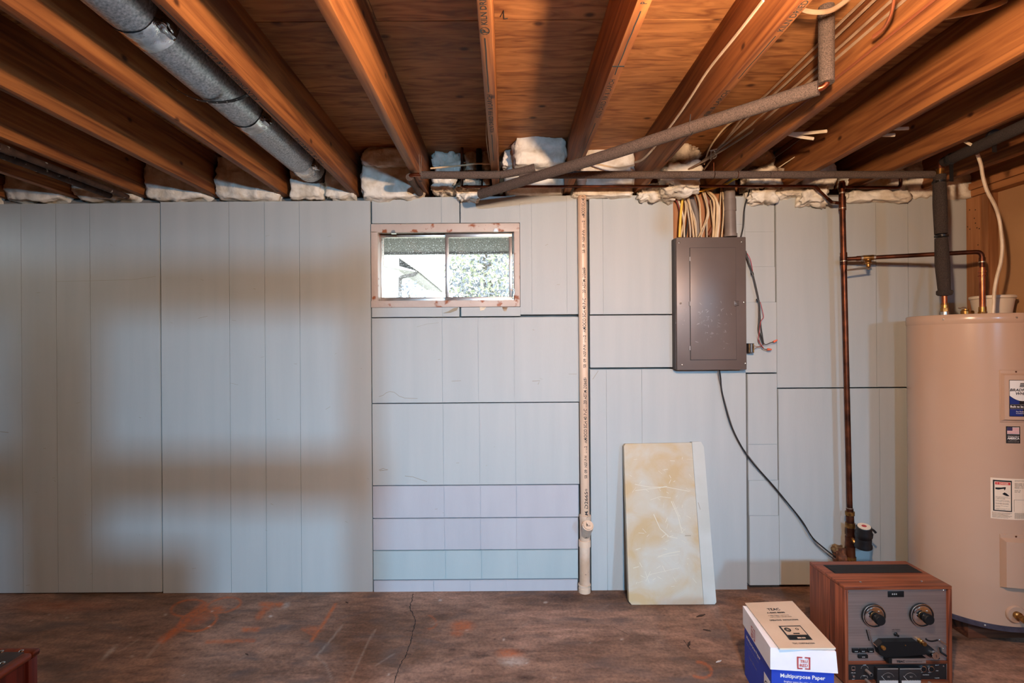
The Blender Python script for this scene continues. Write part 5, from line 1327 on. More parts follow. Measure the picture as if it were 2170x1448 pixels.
lmark([(0.3, 0.64), (0.42, 0.66), (0.55, 0.65)], 0.0012); lmark([(0.36, 0.29), (0.5, 0.31), (0.62, 0.32)], 0.002); lmark([(0.35, 0.285), (0.6, 0.30)], 0.0012)
lmark([(0.2, 0.14), (0.26, 0.2)], 0.0014); lmark([(0.2, 0.2), (0.24, 0.13)], 0.0014); lmark([(0.24, 0.18), (0.6, 0.22)], 0.0012)
for k in range(60):
    u, v = rnd.uniform(0.05, 0.8), rnd.uniform(0.1, 0.9); L_ = rnd.uniform(0.02, 0.08); a = rnd.uniform(-1.5, 1.5)
    lmark([(u, v), (u + L_ * math.cos(a), v + L_ * 0.5 * math.sin(a))], rnd.uniform(0.0006, 0.0016))
lmark([(0.875, 0.62), (0.895, 0.575)], 0.0014, 'foam_stain'); lmark([(0.69, 0.415), (0.76, 0.415)], 0.002, 'foam_stain')

# ------------------------------------------------------------------ tape deck
TY = 2.16; TBK = 2.397
tl_ = U(1786, 1243, TY); tr2 = U(2012, 1237.5, TY)
tx0, tx1, tz1 = tl_.x, tr2.x, (tl_.z + tr2.z) / 2
dk = thing('tape_deck', ((tx0 + tx1) / 2, TY, 0), 'reel-to-reel tape deck with brushed steel face in a walnut case', 'tape deck')
WT = 0.014
boxo('case_top', (tx0, tx1, TY - 0.012, TBK, tz1 - WT, tz1), 'walnut', dk, ch=0.0015)
boxo('case_side', (tx0, tx0 + WT, TY - 0.012, TBK, 0.008, tz1 - WT), 'walnut_side', dk, ch=0.0015)
boxo('case_side', (tx1 - WT, tx1, TY - 0.012, TBK, 0.008, tz1 - WT), 'walnut_side', dk, ch=0.0015)
boxo('case_bottom', (tx0 + WT, tx1 - WT, TY - 0.01, TBK, 0.008, 0.02), 'walnut', dk)
boxo('case_back', (tx0 + WT, tx1 - WT, TBK - 0.012, TBK - 0.002, 0.02, tz1 - WT), 'deck_black', dk)
for x in (tx0 + 0.03, tx1 - 0.03):
    for y in (TY + 0.03, TBK - 0.03): obj('foot', MB().lathe([(0.012, 0), (0.014, 0.008)], (x, y, 0), (0, 0, 1), 12), 'deck_black', dk)
DS = 5.404
def D(zx, zy, Y=None):
    return U(1760 + zx / DS, 1180 + zy / DS, TY if Y is None else Y)
def dbox(name, zx0, zy0, zx1, zy1, d0, d1, mat, parent=None, ch=0.0):
    """box on the face, standing from depth d0 (behind) to d1 in front of the face plane"""
    A = D(zx0, zy0); B = D(zx1, zy1)
    return boxo(name, (min(A.x, B.x), max(A.x, B.x), TY - d1, TY - d0, min(A.z, B.z), max(A.z, B.z)), mat, parent or dk, ch=ch)
face = dbox('transport_panel', 172, 362, 1338, 1190, -0.012, 0.0, 'steel_brushed')
dbox('side_trim', 170, 372, 184, 1190, 0.0, 0.004, 'chrome', ch=0.001); dbox('side_trim', 1324, 362, 1338, 1180, 0.0, 0.004, 'chrome', ch=0.001)
dbox('case_rail', 150, 1194, 1345, 1220, -0.012, 0.006, 'walnut', ch=0.001)
amp = dbox('amplifier_panel', 172, 1224, 1335, 2000 * 0 + 1475, -0.012, 0.0, 'deck_face')
dbox('side_trim', 160, 1230, 180, 1475, 0.0, 0.004, 'chrome', ch=0.001); dbox('side_trim', 1318, 1212, 1334, 1475, 0.0, 0.004, 'chrome', ch=0.001)
for (x, y) in ((200, 408), (1290, 385), (196, 1084), (1292, 1054), (192, 1276), (1292, 1253), (1292, 1425), (188, 1443)):
    obj('screw', screw(MB(), D(x, y), (0, -1, 0), 0.0032, 0.0025), 'chrome', dk)
# counter window
cw = dbox('counter_window', 655, 397, 838, 462, -0.001, 0.0022, 'deck_black', ch=0.0008)
ctext = lambda body, x, y, w, h, mat='print_white', par=None, bold=0.0, dep=0.0, name='lettering': text(name, body, D(x, y) + Vector((0, -dep, 0)), (1, 0, 0), (0, 0, 1), w / DS / (FPX / TY), mat, par or dk, height=h / DS / (FPX / TY), bold=bold)
ctext('8 8 8', 725, 426, 56, 17, 'print_white', cw, 0.0, 0.0026)
# reel spindles
px_m = FPX / TY * DS      # zoom px per metre
for (x, y) in ((488, 665), (1035, 658)):
    o_ = D(x - 6, y + 2)
    rl = obj('reel_table', MB().lathe([(0.0465, 0.0), (0.0475, 0.002), (0.0475, 0.009), (0.0455, 0.011), (0.0405, 0.011), (0.0405, 0.0075), (0.0, 0.0075)], o_, (0, -1, 0), 44), 'deck_black', dk)
    obj('rim', MB().lathe([(0.0467, 0.0095), (0.0467, 0.0115), (0.0446, 0.0122), (0.0446, 0.010)], o_, (0, -1, 0), 44), 'chrome', rl)
    obj('hub_disc', MB().lathe([(0.036, 0.0076), (0.036, 0.0125), (0.034, 0.0135), (0.0, 0.0135)], o_, (0, -1, 0), 40), 'chrome', rl)
    obj('spindle', MB().lathe([(0.017, 0.0136), (0.017, 0.018), (0.012, 0.019), (0.012, 0.026), (0.019, 0.03), (0.0205, 0.034), (0.0205, 0.046), (0.018, 0.049), (0.0, 0.049)], o_, (0, -1, 0), 28), 'deck_black', rl)
    obj('spindle_collar', MB().lathe([(0.0185, 0.0136), (0.0185, 0.0155), (0.0165, 0.0155)], o_, (0, -1, 0), 28), 'brass', rl)
    for q in (0.9, 2.9, 5.0):
        obj('pin', screw(MB(), o_ + Vector((0.026 * math.cos(q), -0.0135, 0.026 * math.sin(q))), (0, -1, 0), 0.003, 0.003), 'zinc', rl)
# tape tension toggle
ctext('TAPE TENSION', 747, 836, 96, 12, 'deck_black', dk, 0.01); ctext('LIGHT  HEAVY', 747, 853, 90, 8, 'deck_black', dk)
obj('toggle_switch', MB().lathe([(0.008, 0), (0.0085, 0.002), (0.005, 0.005), (0.0045, 0.014), (0.0, 0.0145)], D(742, 885), (0.2, -1, -0.15), 14), 'deck_black', dk)
# head cover
hb = [(488, 985), (545, 935), (930, 930), (1025, 1005), (1030, 1080), (600, 1118), (515, 1085)]
mbh = MB().hull([D(*p_) + Vector((0, 0.0, 0)) for p_ in hb], [D(p_[0] + 6, p_[1] + 5) + Vector((0, -0.024, 0)) for p_ in hb])
hc = obj('head_cover', mbh, 'deck_black', dk, ang=0.3)
pl_ = dbox('name_plinth', 606, 1112, 1026, 1172, 0.0, 0.03, 'deck_black')
np_ = dbox('name_plate', 640, 1118, 1022, 1168, 0.03, 0.032, 'steel_brushed')
npY = 0.0325
ctext('TEAC', 733, 1147, 92, 24, 'deck_black', np_, 0.03, npY); ctext('AUTOMATIC REVERSE  A-4010S', 884, 1148, 180, 11, 'deck_black', np_, 0.0, npY)
obj('screw', screw(MB(), D(806, 978) + Vector((0, -0.024, 0)), (0, -1, 0), 0.0025, 0.002), 'brass', hc)
# left tension arm
obj('tension_arm', MB().tube(round_path([D(432, 826) + Vector((0, -0.012, 0)), D(415, 832) + Vector((0, -0.012, 0)), D(455, 968) + Vector((0, -0.014, 0)), D(532, 1030) + Vector((0, -0.02, 0))], 0.006), 0.0022, 8), 'chrome', dk)
obj('arm_slot', MB().tube([D(408, 838) + Vector((0, -0.0005, 0)), D(442, 960) + Vector((0, -0.0005, 0))], 0.0022, 6), 'deck_black', dk)
obj('tape_guide', MB().lathe([(0.009, 0), (0.009, 0.03), (0.007, 0.034), (0.0, 0.034)], D(548, 1000), (0, -1, 0), 16), 'brass', dk)
# pinch roller and capstan
obj('capstan_post', MB().lathe([(0.0095, 0), (0.0095, 0.014), (0.006, 0.016), (0.006, 0.022), (0.0085, 0.024), (0.0085, 0.03), (0, 0.03)], D(1015, 958), (0, -1, 0), 18), 'brass', dk)
cr = MB().hull([D(*p_) for p_ in ((990, 985), (1035, 945), (1180, 1060), (1160, 1115), (1100, 1130), (1020, 1060))], [D(*p_) + Vector((0, -0.02, 0)) for p_ in ((995, 985), (1035, 950), (1175, 1062), (1156, 1112), (1102, 1125), (1024, 1058))])
obj('roller_housing', cr, 'deck_black', dk)
kn = obj('roller_knob', MB().lathe([(0.0155, 0.018), (0.0155, 0.036), (0.0145, 0.038), (0.0, 0.038)], D(1122, 1078), (0, -1, 0), 28), 'chrome', dk)
obj('knob_slot', MB().tube([D(1125, 1062) + Vector((0, -0.0385, 0)), D(1129, 1092) + Vector((0, -0.0385, 0))], 0.0006, 4), 'deck_black', kn)
obj('lever', MB().tube([D(1150, 1085) + Vector((0, -0.012, 0)), D(1200, 1138) + Vector((0, -0.018, 0))], 0.0045, 10), 'deck_black', dk)
obj('lever', MB().tube([D(1240, 1030) + Vector((0, -0.006, 0)), D(1232, 1072) + Vector((0, -0.014, 0)), D(1282, 1106) + Vector((0, -0.02, 0))], 0.0042, 10), 'deck_black', dk)
obj('right_slot', MB().tube(smooth_path([D(1086, 936) + Vector((0, -0.0005, 0)), D(1110, 958) + Vector((0, -0.0005, 0)), D(1160, 968) + Vector((0, -0.0005, 0)), D(1225, 955) + Vector((0, -0.0005, 0))]), 0.0034, 6), 'deck_black', dk)
obj('right_arm', MB().tube([D(1225, 938) + Vector((0, -0.01, 0)), D(1300, 996) + Vector((0, -0.013, 0))], 0.002, 8), 'chrome', dk)
for (x0, y0, x1, y1, t_) in ((242, 1048, 316, 1092, '<<'), (327, 1048, 401, 1090, 'PLAY'), (413, 1045, 487, 1090, '>>'), (308, 1117, 418, 1155, 'STOP')):
    kb = dbox('push_button', x0, y0, x1, y1, 0.0, 0.007, 'deck_black', ch=0.001)
    ctext(t_, (x0 + x1) / 2, y1 - 17, 34, 9, 'print_white', kb, 0.01, 0.0072)
# amplifier strip
for (x0, x1) in ((500, 742), (752, 998)):
    mtb = dbox('meter_housing', x0, 1252, x1, 1475, 0.0, 0.018, 'meter_glass', ch=0.0012)
    dbox('meter_face', x0 + 24, 1388, x1 - 6, 1475, 0.018, 0.0195, 'meter_face', mtb)
    dbox('meter_rim', x0 + 4, 1252, x1 - 6, 1258, 0.018, 0.019, 'print_grey', mtb)
    ctext('VU', (x0 + x1) / 2 + 5, 1344, 30, 20, 'print_grey', mtb, 0.0, 0.0185)
    arc = [D((x0 + x1) / 2 + 75 * math.cos(q), 1378 - 78 * math.sin(q)) + Vector((0, -0.0186, 0)) for q in [0.45 + i * 0.2 for i in range(12)]]
    obj('meter_scale', MB().tube(arc, 0.0005, 4), 'print_grey', mtb)
    obj('meter_needle', MB().tube([D(x0 + 45, 1335) + Vector((0, -0.0186, 0)), D(x0 + 88, 1385) + Vector((0, -0.0186, 0))], 0.0005, 4), 'print_white', mtb)
    obj('zero_screw', screw(MB(), D((x0 + x1) / 2 + 14, 1436) + Vector((0, -0.0195, 0)), (0, -1, 0), 0.0035, 0.002), 'chrome', mtb)
    for i in range(6): obj('meter_tick', MB().tube([D(x0 + 66 + i * 28, 1383) + Vector((0, -0.0186, 0)), D(x0 + 66 + i * 28, 1390) + Vector((0, -0.0186, 0))], 0.0005, 4), 'print_white', mtb)
for (x, y) in ((1052, 1280), (1140, 1280)):
    jr = obj('record_button', MB().lathe([(0.0125, 0), (0.0125, 0.006), (0.010, 0.007), (0.010, 0.003), (0.0, 0.003)], D(x, y), (0, -1, 0), 22), 'chrome', dk)
    obj('button_cap', MB().lathe([(0.0095, 0.003), (0.0095, 0.007), (0.0, 0.007)], D(x, y), (0, -1, 0), 18), 'deck_black', jr)
for (x, y) in ((390, 1285), (385, 1395)):
    kb = obj('level_knob', MB().tube([D(x + 20, y + 18), D(x + 20, y + 18) + Vector((0, -0.03, 0))], 0.0065, 18), 'conduit_grey', dk)
    obj('knob_cap', MB().tube([D(x + 20, y + 18) + Vector((0, -0.0298, 0)), D(x + 20, y + 18) + Vector((0, -0.0306, 0))], 0.005, 18), 'deck_black', kb)
    for i in range(9):
        q = math.pi * (i / 8) ; obj('dial_dot', screw(MB(), D(x + 40 * math.cos(q), y - 6 - 30 * math.sin(q)), (0, -1, 0), 0.0008, 0.0004), 'print_white', dk)
obj('level_knob', MB().tube([D(1105, 1425), D(1105, 1425) + Vector((0, -0.028, 0))], 0.006, 16), 'conduit_grey', dk)
mp_ = dbox('power_switch', 238, 1255, 279, 1305, 0.0, 0.002, 'chrome'); dbox('switch_well', 244, 1262, 273, 1288, 0.002, 0.0025, 'deck_black', mp_)
for (x, y) in ((262, 1370), (262, 1437), (1217, 1420)): obj('jack', MB().lathe([(0.005, 0), (0.005, 0.003), (0.003, 0.003), (0.003, 0.001), (0, 0.001)], D(x, y), (0, -1, 0), 14), 'chrome', dk)
for (t_, x, y, w) in (('LINE', 389, 1238, 32), ('MIC', 386, 1364, 28), ('MIC IN', 259, 1330, 46), ('LEFT', 260, 1404, 30), ('RECORD SELECT', 1090, 1222, 100), ('MONITOR', 1217, 1224, 66), ('SELECT', 1217, 1242, 44), ('LEFT', 1044, 1324, 28), ('RIGHT', 1132, 1324, 34), ('PLAYBACK', 1089, 1352, 70), ('PHONES', 1216, 1388, 52), ('TAPE', 1217, 1306, 28)):
    ctext(t_, x, y, w, 8, 'print_white', amp, 0.0, 0.0006)
# slatted vent in the case top, and two screws
va, vb = UZ(1745, 1203, tz1), UZ(1951, 1214, tz1)
vA_ = UZ(1745, 1199, tz1); vB_ = UZ(1771, 1217, tz1); vC = UZ(1951, 1213, tz1); vD = UZ(1924, 1196, tz1)
vx0, vx1, vy0, vy1 = (vA_.x + vB_.x) / 2, (vC.x + vD.x) / 2, (vB_.y + vC.y) / 2, (vA_.y + vD.y) / 2
vent = boxo('vent_grille', (vx0, vx1, vy0, vy1, tz1 - 0.001, tz1 + 0.0006), 'deck_black', dk)
for i in range(9):
    y = vy0 + (vy1 - vy0) * (i + 0.5) / 9
    boxo('vent_slat', (vx0 + 0.006, vx1 - 0.006, y - 0.0022, y + 0.0022, tz1 + 0.0006, tz1 + 0.0024), 'deck_face', vent)
for (px, py) in ((1824, 1234.5), (1953, 1232.5)):
    p_ = UZ(px, py, tz1); obj('screw', screw(MB(), p_, (0, 0, 1), 0.0045, 0.003), 'chrome', dk)

# ------------------------------------------------------------------ paper box and manual
BH = 0.29
b0 = UZ(1632.5, 1373, BH); b1 = UZ(1573.5, 1283.5, BH)
ey = (b1 - b0); bl_len = 0.31; ey = Vector((ey.x, ey.y, 0)).normalized(); ex = Vector((ey.y, -ey.x, 0))
BW = 0.226
def B(u, v, z): return b0.xy.to_3d() + ex * u + ey * v + Vector((0, 0, z))
bx = thing('paper_box', B(BW / 2, bl_len / 2, 0), 'white and blue copy paper carton standing beside the tape deck', 'box')
def bprism(name, u0, u1, v0, v1, z0, z1, mat, parent=None):
    return obj(name, MB().hull([B(u0, v0, z0), B(u1, v0, z0), B(u1, v1, z0), B(u0, v1, z0)], [B(u0, v0, z1), B(u1, v0, z1), B(u1, v1, z1), B(u0, v1, z1)]), mat, parent or bx, smooth=False)
LIDH = 0.078
bprism('carton', 0.005, BW - 0.005, 0.005, bl_len - 0.005, 0.0, BH - 0.006, 'card_blue')
lid = obj('lid', MB().hull([B(-0.002, -0.004, BH - LIDH), B(BW + 0.004, -0.006, BH - LIDH + 0.002), B(BW + 0.003, bl_len, BH - LIDH), B(0, bl_len, BH - LIDH)], [B(0, 0, BH), B(BW, 0, BH), B(BW, bl_len, BH), B(0, bl_len, BH)]), 'card_white', bx, smooth=False)
def ftext(body, u, z, w, h, mat, par, bold=0.0, off=0.0012, name='lettering'):
    return text(name, body, B(u, -0.004 - off, z), ex, (0, 0, 1), w, mat, par, height=h, bold=bold, lift=0.0008)
def stext(body, v, z, w, h, mat, par, bold=0.0, off=0.003):
    return text('lettering', body, B(-off, v, z), -ey, (0, 0, 1), w, mat, par, height=h, bold=bold, lift=0.0008)
def logo(place_front, u, z, s, par):
    f_ = (lambda a, b: B(u + a, -0.0065, z + b)) if place_front else (lambda a, b: B(-0.0035, u - a, z + b))
    mbl = MB(); w = s * 0.1; g_ = s * 0.18
    def strip(a0, b0_, a1, b1_): rectm(mbl, f_, a0, a1, b0_, b1_)
    h_ = s / 2
    strip(-h_, -h_, -h_ + w, h_); strip(h_ - w, -h_, h_, h_)
    for zz in (-h_, h_ - w): strip(-h_, zz, -g_ * 0.55, zz + w); strip(g_ * 0.55, zz, h_, zz + w)
    lg = obj('brand_mark', mbl, 'print_red', par, smooth=False)
    for (t_, dz, wd) in (('TRU', s * 0.15, s * 0.56), ('RED', -s * 0.17, s * 0.6)):
        if place_front: ftext(t_, u, z + dz, wd, s * 0.24, 'print_red', lg, 0.015, 0.003)
        else: stext(t_, u, z + dz, wd, s * 0.24, 'print_red', lg, 0.03, 0.004)
logo(True, BW * 0.50, BH - 0.046, 0.045, lid)
logo(False, 0.175, BH - 0.045, 0.045, lid)
ftext('Multipurpose Paper', BW * 0.5, BH - LIDH - 0.026, 0.155, 0.019, 'print_white', bx, 0.02, -0.008); ftext('Brighter paper for crisp, clean prints', BW * 0.5, BH - LIDH - 0.046, 0.13, 0.009, 'print_white', bx, 0.0, -0.008)
ftext('8.5 x 11 in.  5 reams', BW * 0.5, BH - LIDH - 0.12, 0.12, 0.012, 'print_white', bx, 0.0, -0.008)
stext('Multipurpose Paper', 0.195, BH - LIDH - 0.035, 0.16, 0.018, 'print_white', bx, 0.02, -0.004); stext('Brighter paper for crisp, clean prints', 0.205, BH - LIDH - 0.06, 0.14, 0.008, 'print_grey', bx, 0.0, -0.004); stext('5 reams  2500 sheets', 0.2, BH - LIDH - 0.1, 0.09, 0.01, 'print_grey', bx, 0.0, -0.004)
emb = obj('seal_label', MB().hull([B(0.0035, v, z) for v, z in ((0.015, 0.07), (0.075, 0.07), (0.075, 0.155), (0.015, 0.155))], [B(0.0028, v, z) for v, z in ((0.015, 0.07), (0.075, 0.07), (0.075, 0.155), (0.015, 0.155))]), 'card_white', bx, smooth=False)
for (r0, r1) in ((0.024, 0.020), (0.013, 0.009)):
    vs_ = []; fs_ = []
    for k in range(28):
        q = 2 * math.pi * k / 28
        for r in (r0, r1): vs_.append(B(0.0022, 0.045 + r * math.cos(q), 0.112 + r * math.sin(q)))
        fs_.append((2 * k, 2 * k + 1, (2 * k + 3) % 56, (2 * k + 2) % 56))
    obj('seal_ring', MB().add(vs_, fs_), 'print_black', emb, smooth=False)
# the manual lying on the box, hanging past its edge
MZ = BH + 0.001
mP = [UZ(1579.5, 1281, MZ), UZ(1679, 1277, MZ), UZ(1771, 1377, MZ + 0.004), UZ(1652, 1377.5, MZ)]
mn = thing('instruction_manual', (mP[0] + mP[2]) / 2, 'tan printed instruction booklet lying on the paper carton', 'booklet')
mth = 0.006
obj('pages', MB().hull([mP[3], mP[2], mP[1], mP[0]], [p_ + Vector((0, 0, mth - 0.001)) for p_ in (mP[3], mP[2], mP[1], mP[0])]), 'label_cream', mn, smooth=False)
cv = [p_ + Vector((0, 0, mth - 0.0008)) for p_ in (mP[3] + (mP[3] - mP[2]) * 0.008, mP[2], mP[1], mP[0] + (mP[0] - mP[1]) * 0.008)]
obj('cover', MB().hull(cv, [p_ + Vector((0, 0, 0.0008)) for p_ in cv]), 'manual_paper', mn, smooth=False)
c3, c2, c1, c0 = cv          # near-left, near-right, far-right, far-left
def M(u, v, l=0.0014): return (c3 * (1 - u) + c2 * u) * (1 - v) + (c0 * (1 - u) + c1 * u) * v + Vector((0, 0, l))
def mtext(body, u, v, w, h, bold=0.0, mat='print_black'):
    return text('lettering', body, None, None, None, w, mat, mn, height=h, bold=bold, fn=lambda a, b: M(u + a, v + b))
mtext('TEAC', 0.47, 0.815, 0.25, 0.055, 0.03); mtext('A-4000S SERIES', 0.46, 0.735, 0.36, 0.035, 0.03)
mtext('A-4000S STEREO TAPE PLAYER', 0.47, 0.67, 0.42, 0.02); mtext('A-4010S STEREO TAPE RECORDER', 0.49, 0.635, 0.43, 0.02); mtext('OPERATING  INSTRUCTIONS', 0.5, 0.565, 0.56, 0.03, 0.03)
mtext('TEAC CORPORATION', 0.5, 0.085, 0.40, 0.028, 0.02)
def mrect(name, u0, u1, v0, v1, mat, par, l=0.0014): return obj(name, rectm(MB(), lambda u, v: M(u, v, l), u0, u1, v0, v1), mat, par, smooth=False)
pic = mrect('deck_picture', 0.30, 0.72, 0.15, 0.44, 'deck_face', mn)
mrect('picture_face', 0.33, 0.70, 0.25, 0.42, 'manual_paper', pic, 0.0017); mrect('picture_amp', 0.33, 0.70, 0.165, 0.235, 'deck_black', pic, 0.0017)
mrect('picture_meter', 0.47, 0.54, 0.175, 0.2, 'manual_paper', pic, 0.002); mrect('picture_meter', 0.55, 0.62, 0.175, 0.2, 'manual_paper', pic, 0.002); mrect('picture_heads', 0.46, 0.58, 0.262, 0.285, 'deck_black', pic, 0.002)
for (u, v, r0) in ((0.415, 0.355, 0.06), (0.415, 0.355, 0.028), (0.60, 0.365, 0.03)):
    vs_ = []; fs_ = []
    for k in range(24):
        q = 2 * math.pi * k / 24
        for r in (r0, r0 * 0.55): vs_.append(M(u + r * math.cos(q), v + r * 0.72 * math.sin(q), 0.002))
        fs_.append((2 * k, 2 * k + 1, (2 * k + 3) % 48, (2 * k + 2) % 48))
    obj('picture_reel', MB().add(vs_, fs_), 'deck_black', pic, smooth=False)

# ------------------------------------------------------------------ bench corner
SZ = 0.45
bc = UZ(87, 1371, SZ); bx1, by1 = bc.x, bc.y
bx0, by0 = bx1 - 0.42, by1 - 0.36
bn_ = thing('wooden_bench', ((bx0 + bx1) / 2, (by0 + by1) / 2, 0), 'dark red wooden stool with studded leather seat standing on the concrete', 'stool')
mbm = MB()
for (b_) in ((bx0, bx1, by1 - 0.03, by1), (bx0, bx1, by0, by0 + 0.03), (bx0, bx0 + 0.03, by0 + 0.03, by1 - 0.03), (bx1 - 0.03, bx1, by0 + 0.03, by1 - 0.03)):
    obj('seat_rail', MB().box(b_[0], b_[1], b_[2], b_[3], SZ - 0.022, SZ, ch=0.007), 'bench_wood', bn_)
boxo('leather_seat', (bx0 + 0.028, bx1 - 0.028, by0 + 0.028, by1 - 0.012, SZ - 0.014, SZ - 0.001), 'leather', bn_, ch=0.004)
for (x, y) in [(bx1 - 0.043, by1 - 0.022 - 0.062 * i) for i in range(6)] + [(bx1 - 0.043 - 0.062 * i, by1 - 0.024) for i in range(1, 6)] + [(bx0 + 0.043, by1 - 0.022 - 0.062 * i) for i in range(6)]:
    obj('nail_head', MB().lathe([(0.007, 0), (0.0065, 0.0018), (0.004, 0.003), (0, 0.0034)], (x, y, SZ - 0.0012), (0, 0, 1), 12), 'chrome', bn_)
for (x, y) in ((bx1 - 0.022, by1 - 0.022), (bx0 + 0.022, by1 - 0.022), (bx1 - 0.022, by0 + 0.022), (bx0 + 0.022, by0 + 0.022)):
    boxo('leg', (x - 0.016, x + 0.016, y - 0.016, y + 0.016, 0, SZ - 0.023), 'bench_dark', bn_, ch=0.002)
for b_ in ((bx1 - 0.034, bx1 - 0.014, by0 + 0.04, by1 - 0.04), (bx0 + 0.014, bx0 + 0.034, by0 + 0.04, by1 - 0.04)): boxo('apron', (b_[0], b_[1], b_[2], b_[3], SZ - 0.09, SZ - 0.023), 'bench_dark', bn_)
for b_ in ((bx0 + 0.04, bx1 - 0.04, by1 - 0.034, by1 - 0.014), (bx0 + 0.04, bx1 - 0.04, by0 + 0.014, by0 + 0.034)): boxo('apron', (b_[0], b_[1], b_[2], b_[3], SZ - 0.09, SZ - 0.023), 'bench_dark', bn_)

# ------------------------------------------------------------------ litter on the floor
for (px, py, L_, a, m_, lab) in ((1485, 1306, 0.03, 0.4, 'debris', 'dark wood splinter on the concrete near the leaning foam board'), (1498, 1337, 0.018, -0.4, 'debris', 'small curled leaf scrap on the concrete floor'), (1460, 1366, 0.028, 1.0, 'debris', 'thin brown twig on the concrete beside the paper carton'), (1523, 1403, 0.016, 0.4, 'paper_scrap', 'tiny white paper scrap on the concrete floor'),
                                 (735, 1278, 0.012, -0.6, 'debris', 'small dark crumb on the concrete by the wall'), (523, 1388, 0.012, -0.5, 'debris', 'tiny black chip on the stained concrete')):
    p_ = UZ(px, py, 0.0)
    d = Vector((math.cos(a), math.sin(a), 0)); s = Vector((-d.y, d.x, 0))
    lo_ = [p_ - d * L_, p_ - s * L_ * 0.22, p_ + d * L_, p_ + s * L_ * 0.25]
    tag(obj('floor_scrap', MB().hull(lo_, [q + Vector((0, 0, 0.004)) for q in lo_]), m_, smooth=False), lab, 'litter')

# ------------------------------------------------------------------ ceiling bulb (above the frame) work lights, and shadow casters added behind the viewer
lampo = thing('pendant_bulb', BULB, 'bare bulb hanging on a short cord from a joist', 'lamp')
obj('bulb', MB().lathe([(0.0, -0.055), (0.018, -0.05), (0.029, -0.032), (0.031, -0.012), (0.022, 0.012), (0.014, 0.028), (0.013, 0.034)], BULB, (0, 0, 1), 16), 'bulb_light', lampo)
obj('socket', MB().lathe([(0.019, 0.034), (0.021, 0.05), (0.019, 0.08), (0.008, 0.09)], BULB, (0, 0, 1), 16), 'porcelain', lampo)
obj('cord', MB().tube([Vector(BULB) + Vector((0, 0, 0.088)), Vector((JX[11] - 0.019, BULB[1], JB + 0.01))], 0.004, 8), 'cable_dark', lampo)

for i, (p, t, w_, spr, sz) in enumerate(FLOODS):
    p = Vector(p); d_ = (Vector(t) - p).normalized(); r_ = d_.cross(Vector((0, 0, 1))).normalized(); u_ = r_.cross(d_)
    wl = thing('work_light', (p.x, p.y, 0), ('black LED work light on a tripod stand near the tan side wall', 'black LED work light on a tripod stand in the middle of the room')[i], 'lamp')
    q_ = ((-0.15, -0.12), (0.15, -0.12), (0.15, 0.12), (-0.15, 0.12))
    obj('housing', MB().hull([p - d_ * 0.05 + r_ * a * 0.8 + u_ * b * 0.8 for a, b in q_], [p + d_ * 0.02 + r_ * a + u_ * b for a, b in q_]), 'black_plastic', wl, smooth=False)
    obj('pole', MB().tube([(p.x, p.y, 0.35), (p.x, p.y, p.z - 0.06)], 0.014, 10), 'black_strap', wl)
    for k in range(3):
        a = k * 2.094 + 0.5
        obj('leg', MB().tube([(p.x, p.y, 0.75), (p.x + 0.38 * math.cos(a), p.y + 0.38 * math.sin(a), 0.012)], 0.011, 8), 'black_strap', wl)

tag(boxo('shadow_plank', (-0.615, -0.49, -0.262, -0.23, 0.0, 1.905), 'blocker_paint', ch=0.003), 'tall painted plank added out of view to shade the left wall', 'plank')  # unseen, added to cast the tall dark column on the left wall
tag(boxo('shadow_plank', (-0.485, -0.33, -0.262, -0.23, 0.0, 1.495), 'bench_wood', ch=0.003), 'shorter brown plank added out of view to shade the left wall', 'plank')  # unseen, added for the low shadow beside that column
rk = thing('shadow_rack', (-0.43, -0.2, 0), 'rack with two broad rails added out of view to cast shadow bands', 'rack')  # unseen, added so its rails throw soft bands across the left wall
for x in (-0.78, -0.08):
    boxo('upright', (x - 0.016, x + 0.016, -0.22, -0.19, 0.02, 1.98), 'blocker_paint', rk)
    boxo('foot', (x - 0.02, x + 0.02, -0.42, 0.0, 0.0, 0.03), 'blocker_paint', rk)
for z in (1.585, 1.905): boxo('rail', (-0.79, -0.055, -0.188, -0.165, z - 0.045, z + 0.045), 'blocker_paint', rk)

# ------------------------------------------------------------------ outside the window
boxo('ground', (-40, 40, 3.32, 60, 1.3, 1.45), 'grass')
bpy.data.objects['ground']['kind'] = 'structure'
ev = thing('roof_eave', (0, 3.9, 2.15), 'dark roof overhang seen through the top of the window', 'eave')
obj('soffit', MB().box(-4.5, 3.0, 3.62, 4.25, 2.165, 2.21), 'eave_brown', ev)
obj('fascia', MB().box(-4.5, 3.0, 4.252, 4.29, 2.15, 2.36), 'eave_brown', ev)
HY = 20.0
ns = thing('neighbour_house', (-8, HY, 1.45), 'white neighbouring house with sloping eave seen through the window', 'house')
cw_ = U(846, 600, HY)
obj('house_wall', MB().box(-16, cw_.x, HY, HY + 8, 1.45, 5.2), 'siding', ns, smooth=False)
ra, rb = U(828, 534, HY - 0.8), U(889, 577, HY - 0.8)
sl = (ra - rb); ra = rb + sl * 3.0
th2 = Vector((0.10, 0, 0.16))
obj('roof', MB().hull([ra, rb, rb + th2, ra + th2], [q + Vector((0, 9.5, 0)) for q in (ra, rb, rb + th2, ra + th2)]), 'shingle', ns, smooth=False)
obj('bargeboard', MB().hull([q + Vector((0, -0.06, 0)) for q in (ra, rb, rb + th2 * 1.4, ra + th2 * 1.4)], [q + Vector((0, -0.005, 0)) for q in (ra, rb, rb + th2 * 1.4, ra + th2 * 1.4)]), 'fascia', ns, smooth=False)
